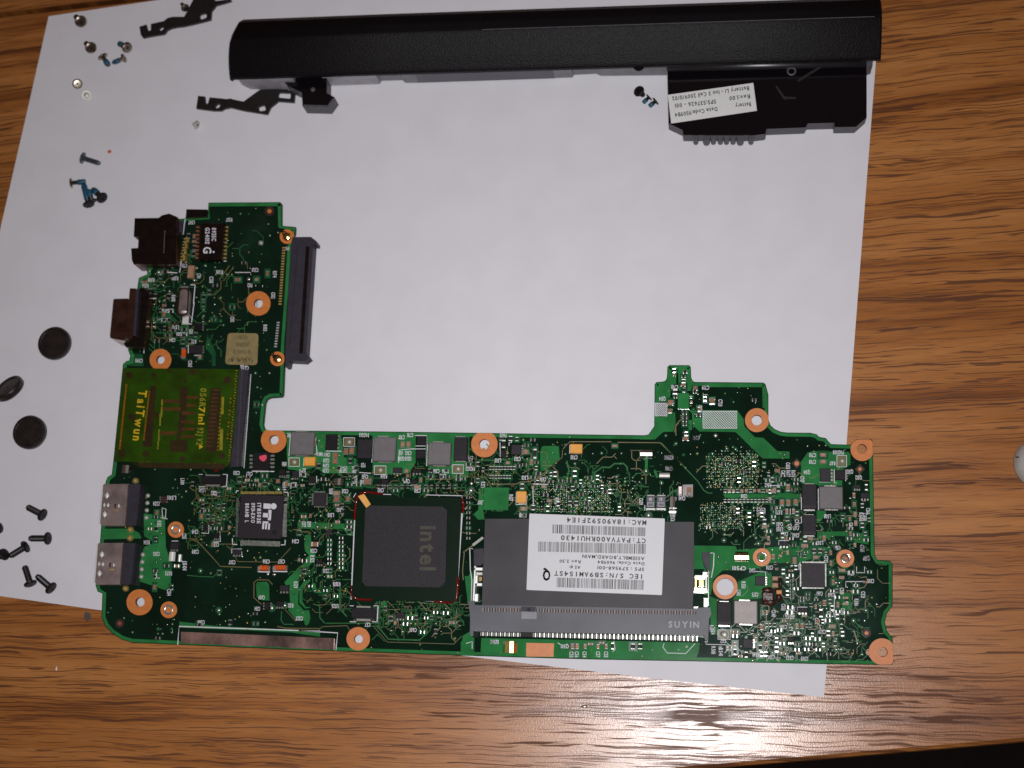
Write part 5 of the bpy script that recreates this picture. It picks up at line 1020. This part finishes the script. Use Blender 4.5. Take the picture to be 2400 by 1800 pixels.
# bracket marks around small parts
for f, lst in (('J',[[(875,470),(822,470),(822,575),(875,575)]]),('L',[[(208,572),(205,470),(298,470)],[(460,0),(460,0.1)]][:1]),('L2',[[(1145,515),(1148,750),(1190,752)],[(1345,520),(1342,720)],[(890,735),(1080,735)],[(385,1195),(385,1300)],[(0,797),(210,795)],[(575,1330),(580,1440),(540,1450)],[(575,1000),(578,1215)]]),
   ('M',[[(1582,345),(1582,408),(1665,408),(1665,345)],[(1470,560),(1470,500),(1655,500)],[(1572,500),(1575,565)],[(775,120),(775,75),(880,75)],[(970,800),(970,765),(1070,765),(1070,800)],[(100,345),(105,205),(65,205)],[(15,1075),(20,1150),(225,1155)],[(530,395),(640,400),(640,545)],[(1355,620),(1350,800)],[(1000,300),(985,325),(985,380)]]),
   ('K',[[(1700,1170),(1690,1200),(1725,1250),(1880,1255),(1960,1170)],[(1280,1150),(1290,1220),(1270,1240)],[(45,1170),(95,1155),(95,1215)],[(810,1165),(835,1180)]]),('H',[[(1345,420),(1350,300),(1475,290),(1600,290)],[(660,310),(805,312)],[(1505,262),(1600,262),(1500,164),(1610,164)][:2],[(1500,164),(1610,164)],[(572,545),(572,605)],[(560,160),(575,330),(545,350)],[(1085,520),(975,512)],[(415,480),(412,550)]]),
   ('F',[[(1075,470),(1140,475),(1145,400)],[(1245,460),(1250,550),(1180,555)],[(1355,660),(1355,620),(1445,618),(1450,690)],[(710,250),(715,335),(760,340)],[(655,810),(660,885),(690,890)],[(800,545),(860,545)]]),('D',[[(850,1400),(850,1480)],[(905,1500),(970,1500)],[(1290,718),(1440,718)],[(980,1225),(978,1265)]]),
   ('E',[[(600,1450),(640,1460),(635,1545),(590,1540)]]),('I',[[(600,190),(598,230),(575,232),(575,260)],[(525,370),(545,372)],[(490,230),(492,350)],[(1855,870),(1855,820)],[(800,620),(945,625)],[(805,870),(800,640)],[(745,730),(740,810),(640,815)]])):
    for pts in lst: ribbon(m, Q(f, pts), 1.7, ZT+.0118, 'silk')
# small sun-like symbol and arrow prints
for f, x, y in (('D',1535,440),): 
    for an in range(4): c = q(f,x,y); a_ = math.radians(45*an); ribbon(m,[(c[0]-6*math.cos(a_),c[1]-6*math.sin(a_)),(c[0]+6*math.cos(a_),c[1]+6*math.sin(a_))],.9,ZT+.0118+an*.0001,'silk')
m.build('silkscreen_print', MBD, kind='stuff')

# ================================================================== BATTERY
def battery():
    base = P(1300, 100, 0); B = empty('battery_pack', (base[0], base[1], 0), 'long black laptop battery pack with a glossy connector block at its right end', 'battery')
    zf = .95; A0 = np.array(P(538,184,zf)); A1 = np.array(P(2065,139,zf))
    d = (A1-A0)[:2]; Ln = np.linalg.norm(d); d /= Ln; n = np.array([-d[1], d[0]])
    C0 = np.array(P(552,41,1.15)); dep = (C0-A0)[:2]@n
    p0 = [(0,.86),(0,.97),(.015,1.0),(.20,1.20),(.38,1.37),(.53,1.49),(.545,1.495),(.70,1.50),(.84,1.42),(.94,1.24),(1.0,.95),(.98,.5),(.9,.16),(.5,.15)]
    prof = [(a[0]+(b[0]-a[0])*i/4, a[1]+(b[1]-a[1])*i/4) for a, b in zip(p0, p0[1:]) for i in range(4)]+[p0[-1]]
    m = MB(); cols = []
    ends = [(0.03,.80,.86),(0.0,.90,.93),(0.10,.99,1.0),(Ln*.25,1,1),(Ln*.5,1,1),(Ln*.75,1,1),(Ln-.06,1,1),(Ln-.01,.98,.97),(Ln,.93,.9)]
    for t, sd_, sz in ends:
        ring = []
        for a, z in prof:
            a2 = a*sd_ if t < 1 else a*sd_; xx = t+ (a*a*.30 if t < .2 else 0)
            p = A0[:2]+d*xx+n*dep*a2; ring.append((p[0], p[1], .15+(z-.15)*sz))
        cols.append(ring)
    k = len(prof); vs = [p for r in cols for p in r]
    fs = [(i*k+j, (i+1)*k+j, (i+1)*k+j+1, i*k+j+1) for i in range(len(cols)-1) for j in range(k-1)]
    m.add(vs, fs, 'battery'); m.add(cols[0], [tuple(range(k))], 'battery'); m.add(cols[-1], [tuple(range(k))[::-1]], 'battery')
    sh = m.build('outer_shell', B, smooth=True)
    bm = None
    # seam along the ridge, its highlight painted as a fine grey line
    m = MB(); pa, pb = A0[:2]+d*7.0+n*dep*.535, A0[:2]+d*(Ln-.2)+n*dep*.535
    m.add([(*pa,1.500),(*pb,1.500),(*(pb+n*.022),1.501),(*(pa+n*.022),1.501)], [(0,1,2,3)], 'rim'); m.build('seam_highlight', B)
    # lower side wall (grey films), stepping in and out
    def wall(pts, z1, kk, name, z0=.06, inset=0.0, back=1.2):
        """pts: photo px of the visible lower border, left to right, at height z0"""
        lo = [np.array(P(x, y, z0)) for x, y in pts]; lo = [p-np.array([*(n*-inset),0]) for p in lo]
        top = []
        for p in lo: top.append(np.array([p[0], p[1], z1]))
        m = MB(); nn = len(lo); bk = [np.array([*(np.array(p[:2])+n*back), z1]) for p in (lo[0], lo[-1])]
        outline = [tuple(p) for p in top]+[tuple(bk[1]), tuple(bk[0])]
        l = ccw(outline); m.prism(l, down(l, z0), kk); return m.build(name, B)
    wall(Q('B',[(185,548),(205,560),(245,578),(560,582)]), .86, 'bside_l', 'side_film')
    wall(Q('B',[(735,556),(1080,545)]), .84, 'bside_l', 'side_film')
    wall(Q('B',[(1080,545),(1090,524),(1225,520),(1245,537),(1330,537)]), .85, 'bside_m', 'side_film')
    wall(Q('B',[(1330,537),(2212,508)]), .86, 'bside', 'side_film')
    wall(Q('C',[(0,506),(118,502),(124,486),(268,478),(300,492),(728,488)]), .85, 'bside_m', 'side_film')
    # screw recess in the side
    m = MB(); c = P(*q('C',545,425),.9); m.dome(c, .15, .88, .05, 'gloss', 12); m.build('screw_recess', B)
    # left foot / hook
    zf2 = .62
    def pl(name, f, pts, z1, z0, k1, ks=None, par=B, rnd=0):
        pts = Q(f, pts); pts = rounded(pts, rnd) if rnd else pts; l = loop(pts, z1); m = MB(); m.prism(l, down(l, z0), k1, ks); return m.build(name, par)
    ft = pl('hook_foot','B',[(400,470),(735,470),(735,603),(785,630),(742,690),(578,686),(574,600),(490,560)],.55,.05,'gloss','rim')
    m = MB(); m.dome(P(*q('B',645,580),.55), .07, .55, .03, 'rim', 10); m.build('rivet_head', ft)
    m = MB(); ribbon(m, Q('B',[(585,684),(740,688),(782,636)]), 4, .554, 'rim'); m.build('worn_edge', ft)
    # connector block at right
    blk = pl('connector_block','C',[(728,380),(2022,360),(2022,760),(1952,822),(1816,824),(1812,796),(1640,800),(1625,826),(1372,836),(1366,868),(1300,876),(835,876),(828,842),(738,800)],.45,.04,'gloss','rim')
        # raised bar with bright gloss line
    m = MB(); a = np.array(P(*q('C',728,440),.5)); b = np.array(P(*q('C',2018,410),.5)); dd = (b-a)[:2]/np.linalg.norm((b-a)[:2]); nn = np.array([-dd[1], dd[0]])
    vs = []; pr = [(-.075,.0),(-.06,.05),(-.02,.085),(.04,.10),(.3,.11)]
    for e in (a, b): vs += [(*(e[:2]+nn*o), .45+z) for o, z in pr]
    kx = len(pr); m.add(vs, [(i, kx+i, kx+i+1, i+1) for i in range(kx-1)]+[tuple(range(kx)), tuple(range(kx,2*kx))[::-1]], 'lip'); m.build('raised_lip', blk, smooth=True)
    for x in (915,985,1030,1075,1115,1158,1205,1275):
        m = MB(); c = P(*q('C',x,890),.40); rad = .095 if x in (985,1205) else .07
        m.add([(c[0]+rad*math.cos(2*math.pi*i/12), c[1]+rad*math.sin(2*math.pi*i/12), z) for z in (.05,.40) for i in range(12)], [(i,(i+1)%12,12+(i+1)%12,12+i) for i in range(12)]+[tuple(range(12,24))], 'rim'); m.build('contact_lug', blk)
    pl('contact_rail','C',[(832,875),(1370,868),(1368,885),(832,893)],.2,.04,'rim')
    m = MB(); c = P(*q('C',1535,460),.47); vs = []
    for r, z in ((.125,.725),(.10,.745),(.085,.735),(.07,.70)): vs += [(c[0]+r*math.cos(2*math.pi*i/20), c[1]+r*math.sin(2*math.pi*i/20), z-.26) for i in range(20)]
    m.add(vs, [(j*20+i, j*20+(i+1)%20, (j+1)*20+(i+1)%20, (j+1)*20+i) for j in range(3) for i in range(20)], 'rim'); m.build('screw_boss', blk, smooth=True)
    pl('scratch_mark','C',[(1570,520),(1580,532),(1768,415),(1755,402)],.47,.44,'scratch','gloss',blk)  # scratches on the block, built as thin raised strips
    pl('scratch_mark','C',[(1430,560),(1440,556),(1490,625),(1562,630),(1562,640),(1480,640)],.458,.44,'scratch','gloss',blk)
    # right-hand hinge nub
    pl('end_tab','C',[(2022,375),(2065,370),(2060,425),(2022,440)],.6,.1,'rim','rim')
    # sticker
    l = loop(Q('C',[(733,615),(1287,537),(1311,717),(755,800)]), .462); m = MB(); m.prism(l, down(l, .452), 'label2'); st = m.build('printed_sticker', blk)
    m = MB()
    def bt(s, x0, y0, x1, y1, h=26):
        a, b = q('C',x0,y0), q('C',x1,y1); ang = math.degrees(math.atan2(b[1]-a[1], b[0]-a[0]))
        text(m, s, (a[0]+b[0])/2, (a[1]+b[1])/2, h*.36, ang, .466, 'ink', w=math.hypot(b[0]-a[0], b[1]-a[1]))
    bt('Battery Li - Ion 3 Cell 2009/11/02',1260,572,762,640); bt('Rev:1.00',1266,624,1132,638); bt('SPS:537626 - 001',1046,658,780,686); bt('Battery',1272,676,1172,688); bt('Date Code:9509B4',1054,706,780,746)
    m.build('lettering', st)
battery()

# ================================================================== BRACKETS
def bracket(pts, holes, label, zb=.012, th=.09):
    l = loop(pts, zb+th); hs = [loop(h, zb+th) for h in holes]; m = MB()
    flat = l+[p for h in hs for p in h[::-1]]; tr = tess([l]+[h[::-1] for h in hs])
    m.add(flat, tr, 'bracket'); m.add(down(flat, zb), [t[::-1] for t in tr], 'bracket'); n = len(l); m.add(l+down(l, zb), [(i, n+i, n+(i+1)%n, (i+1)%n) for i in range(n)], 'bracket')
    for h in hs: n = len(h); m.add(h+down(h, zb), [(i, (i+1)%n, n+(i+1)%n, n+i) for i in range(n)], 'bracket')
    c = np.mean([p[:2] for p in l], 0); E = empty('metal_bracket', (c[0], c[1], zb), label, 'bracket', 'black steel brackets'); m.build('bracket_plate', E); return E
ell = lambda f, x, y, a, b, an: [q(f, x+a*math.cos(t)*math.cos(an)-b*math.sin(t)*math.sin(an), y+a*math.cos(t)*math.sin(an)+b*math.sin(t)*math.cos(an)) for t in [2*math.pi*i/14 for i in range(14)]]
bracket(Q('A',[(1084,207),(1138,190),(1146,228),(1158,240),(1172,236),(1174,185),(1272,164),(1305,138),(1345,130),(1432,130),(1500,0),(1530,-60),(1665,-70),(1668,8),(1700,5),(1790,-8),(1802,4),(1745,22),(1682,38),(1645,85),(1640,150),(1598,162),(1500,186),(1425,203),(1375,208),(1330,218),(1300,232),(1278,262),(1180,278),(1110,292),(1094,270)]),
 [ell('A',1255,222,20,14,-.6), rounded(Q('A',[(1550,112),(1600,98),(1612,135),(1560,155)]),5)], 'black steel hinge bracket cut off by the top edge of the photo')
bracket(Q('A',[(1540,745),(1594,750),(1596,790),(1606,808),(1618,802),(1630,757),(1722,765),(1760,770),(1800,766)])+Q('B',[(110,640),(195,658),(302,580),(410,576),(480,580),(530,598),(524,662),(420,655),(372,694),(350,740),(200,716),(110,695),(75,702),(50,716),(0,716)])+Q('A',[(1600,852),(1526,842)]),
 [ell('A',1693,824,21,15,-.7), rounded(Q('B',[(290,690),(330,678),(342,715),(300,722)]),4), rounded(Q('B',[(425,598),(502,602),(500,640),(420,632)]),4)], 'black steel hinge bracket whose right end lies by the battery hook foot')

# ================================================================== SCREWS
def lathe(mb, prof, o, ax, k, n=14, cap=True):
    ax = np.array(ax, float); ax /= np.linalg.norm(ax); t = np.array([0,0,1.]) if abs(ax[2]) < .9 else np.array([1.,0,0]); a = np.cross(ax, t); a /= np.linalg.norm(a); b = np.cross(ax, a)
    vs = []
    for h, r in prof: vs += [tuple(np.array(o)+ax*h+(a*math.cos(2*math.pi*i/n)+b*math.sin(2*math.pi*i/n))*r) for i in range(n)]
    fs = [(j*n+i, (j+1)*n+i, (j+1)*n+(i+1)%n, j*n+(i+1)%n) for j in range(len(prof)-1) for i in range(n)]
    fs += [tuple(range(n)), tuple(range((len(prof)-1)*n, len(prof)*n))[::-1]] if cap else []
    mb.add(vs, fs, k); return a, b
def screw(head, tip, rpx, label, k='sc_sil', zh=None, ztip=None, lock=None, thin=.48, group='small screws'):
    s = cmpx(*head, .1)[0]; r = rpx*s; zh = r*.98 if zh is None else zh; ztip = r*thin if ztip is None else ztip
    Hh, T = np.array(P(*head, zh)), np.array(P(*tip, ztip)); ax = T-Hh; L = np.linalg.norm(ax); ax /= L
    E = empty('screw', (Hh[0], Hh[1], 0), label, 'screw', group)
    m = MB(); hd = r*.38; lathe(m, [(-hd*.5,r*.35),(-hd*.45,r*.72),(-hd*.15,r*.95),(hd*.3,r),(hd*.5,r*.96),(hd*.52,r*.4)], Hh, ax, k, 18)
    # cross recess, dark, on the crown
    t = np.array([0,0,1.]) if abs(ax[2]) < .9 else np.array([1.,0,0]); a = np.cross(ax, t); a /= np.linalg.norm(a); b = np.cross(ax, a)
    for u1, u2 in ((a,b),(b,a)):
        c = Hh-ax*(hd*.515); vs = [tuple(c+u1*e*r*.34+u2*g_*r*.09-ax*.001) for e, g_ in ((-1,-1),(1,-1),(1,1),(-1,1))]; m.add(vs, [(0,1,2,3)], 'black')
    m.build('screw_head', E)
    m = MB(); sr = r*thin; pr = [(hd*.5, sr*.9)]; h = hd*.5; st = max(.045, (L-hd)/14)
    while h < L-st: pr += [(h+st*.3, sr), (h+st*.7, sr*.80)]; h += st
    pr.append((L, sr*.7)); lathe(m, pr, Hh, ax, k, 12); m.build('screw_shaft', E)
    if lock: m = MB(); lathe(m, [(L*lock[0], sr*.9),(L*(lock[0]+.03), sr*1.12),(L*(lock[1]-.05), sr*1.10),(L*lock[1], sr*.85)], Hh, ax, 'blue', 12); m.build('threadlock_patch', E, smooth=True)
    return E
qa = lambda x, y: q('A', x, y)
screw(qa(630,168), qa(588,128), 13.5, 'topmost nickel screw near the upper left paper corner, head up with a bright square glint', zh=.34, ztip=.06)
screw(qa(708,372), qa(668,336), 13, 'nickel screw below the topmost one, head facing up with a blue fleck', zh=.34, ztip=.06, lock=(.0,.2))
screw(qa(797,438), qa(848,515), 12, 'nickel screw with blue threadlock pointing down right, left one of the clump of three', lock=(.45,.9))
screw(qa(990,370), qa(925,338), 12.5, 'screw with broad brown head and blue tip behind it, topmost of the clump of three', 'sc_sil', zh=.28, ztip=.1, lock=(.5,.95))
screw(qa(965,452), qa(876,490), 10.5, 'brassy screw with blue shaft pointing left, lowest of the clump of three', lock=(.4,.9))
screw(qa(602,652), qa(598,645), 11, 'short shiny silver screw standing on its tip with a white glint', 'sc_sil', zh=.22, ztip=.01)
screw(qa(672,738), qa(676,745), 12, 'flat pale zinc screw lying head down beside the shiny short one', 'sc_pale', zh=.08, ztip=.2)
screw(qa(1532,972), qa(1502,965), 10, 'tiny pale screw alone on the paper below the lower bracket', 'sc_pale', zh=.12, ztip=.1)
screw(qa(640,1228), qa(778,1272), 13.5, 'long grey steel countersunk screw lying alone, pointing right', 'sc_gry', thin=.46)
screw(qa(552,1424), qa(668,1412), 11.5, 'nickel screw with bright blue threadlock at the top of the lower clump', lock=(.45,.98))
screw(qa(690,1592), qa(650,1430), 13, 'dark screw with teal blue shaft standing upward in the middle of the lower clump', 'sc_blk', lock=(.25,.95))
screw(qa(715,1565), qa(690,1475), 11, 'dark screw with blue patch wedged inside the lower clump', 'sc_blk', lock=(.4,.95), zh=.2, ztip=.22)
screw(qa(795,1540), qa(722,1470), 13.5, 'black round-headed screw at the right end of the lower clump', 'sc_blk', zh=.24, ztip=.1, lock=(.5,.9))
screw(qa(1440,62), qa(1412,28), 9.5, 'small brass screw half hidden behind the upper bracket', 'sc_sil', zh=.15, ztip=.06)
qc = lambda x, y: q('C', x, y)
screw(qc(545,590), qc(575,618), 13.5, 'black screw left of the battery connector block, head facing up', 'sc_blk', zh=.3, ztip=.06)
screw(qc(612,630), qc(572,668), 9.5, 'black screw with blue tip, middle one of three beside the battery connector block', 'sc_blk', lock=(.4,.98))
screw(qc(655,655), qc(612,690), 10.5, 'black screw with blue tip, nearest to the battery sticker', 'sc_blk', lock=(.4,.98))
qg = lambda x, y: q('G', x, y)
GB = 'black countersunk screws at lower left'
screw(qg(222,1122), qg(142,1080), 14.5, 'black screw pointing up left, highest of the black screws at lower left', 'sc_blk', thin=.52, group=GB)
screw(qg(250,1243), qg(153,1243), 14.5, 'black screw lying level with its head to the right', 'sc_blk', thin=.52, group=GB)
screw(qg(134,1285), qg(52,1335), 14.5, 'black screw pointing down left with its head beside the level one', 'sc_blk', thin=.52, group=GB)
screw(qg(22,1325), qg(-10,1345), 14, 'black screw cut off by the left edge, touching the tip of its neighbour', 'sc_blk', thin=.42, zh=.2, group=GB)
screw(qg(-4,1188), qg(-50,1200), 13, 'black screw head just showing at the left edge of the photo', 'sc_blk', thin=.42, group=GB)
screw(qg(158,1480), qg(128,1388), 14.5, 'black screw pointing upward, lowest but one above the paper edge', 'sc_blk', thin=.52, group=GB)
screw(qg(266,1502), qg(192,1438), 15, 'lowest black screw, pointing up left with its head near the paper edge', 'sc_blk', thin=.52, group=GB)

# ================================================================== RUBBER FEET
def foot(x, y, r, label, ax=1.0, tilt=None):
    s = cmpx(x, y, .2)[0]; c = P(x, y, .2); R_ = r*s; E = empty('rubber_foot', (c[0], c[1], 0), label, 'rubber foot', 'round rubber feet'); m = MB(); n = 36
    if tilt is None: M3 = np.eye(3); lift = 0
    else: M3 = np.array(Matrix.Rotation(tilt[0], 3, Vector((math.cos(tilt[1]), math.sin(tilt[1]), 0)))); lift = R_*abs(math.sin(tilt[0]))*.95
    prof = [(.88,0),(1,.05),(1,.17),(.94,.21),(.84,.215),(.78,.19),(.4,.195),(.12,.20)]
    vs = [tuple(np.array([c[0],c[1],lift])+M3@np.array([R_*a*math.cos(2*math.pi*i/n), R_*a*math.sin(2*math.pi*i/n), z])) for a, z in prof for i in range(n)]
    m.add(vs, [(j*n+i, j*n+(i+1)%n, (j+1)*n+(i+1)%n, (j+1)*n+i) for j in range(len(prof)-1) for i in range(n)]+[tuple(range((len(prof)-1)*n, len(prof)*n)), tuple(range(n))[::-1]], 'rubber'); m.build('foot_pad', E, smooth=False)
foot(125,803,37.5,'dark round rubber foot, highest of the three at the left')
foot(66.5,1012,38,'dark round rubber foot with a domed top, lowest of the three at the left')
foot(30,919,35,'dark rubber foot tipped on its edge so it looks oval, between the two round ones', tilt=(math.radians(-40), math.radians(33)))

# ================================================================== ODDMENTS
c0 = P(2445,1088,0); m = MB(); n = 28; prof = [(.0,1.05),(.25,1.03),(.5,.93),(.75,.72),(.9,.48),(1,.2),(1,.08),(.93,.0)]
s = cmpx(2420,1088)[0]; vs = [(c0[0]+72*s*a*math.cos(2*math.pi*i/n)*1.0, c0[1]+66*s*a*math.sin(2*math.pi*i/n), zt+.75*z) for a, z in prof[1:] for i in range(n)]
m.add(vs, [(j*n+i, (j+1)*n+i, (j+1)*n+(i+1)%n, j*n+(i+1)%n) for j in range(len(prof)-2) for i in range(n)]+[tuple(range(n))], 'lump')
lump = m.build('rounded_lump', smooth=True, label='pale grey rounded lump on the wood, cut off by the right edge of the photo', cat='rounded_lump')  # unidentified rounded object reaching in from the right
m = MB(); m.dome(P(2381,1074,.3), .03, .45, .02, 'black', 8, 1.6, .6); m.build('black_speck', lump)
def speck(x, y, r, k, name, label, cat, sx=1, sy=1, h=.05):
    m = MB(); m.dome(P(x, y, 0), r*.0115, 0 if k == 'crumb' else zt, h, k, 7, sx, sy); m.build(name, label=label, cat=cat)
speck(256.8,355.6,4.6,'crumb','crumb','tiny orange crumb on the paper above the grey screw','crumb',1.2,1)
speck(131.5,1567,2.6,'white','paper_fleck','tiny white fleck on the wood at lower left','fleck',.8,2.0,.03)
speck(1369,1656,3.6,'bright','woodchip_glint','tiny bright glint of a shaving on the wood under the board','woodchip',2,.9,.03)  # bright steel dome stands in for the glint on a wood chip
m = MB(); l = loop(rounded([(198,1434),(212,1436),(214,1450),(205,1458),(196,1448)],4), zt+.003); m.add(l, tess([l]), 'stain'); m.build('ink_stain', kind='structure')
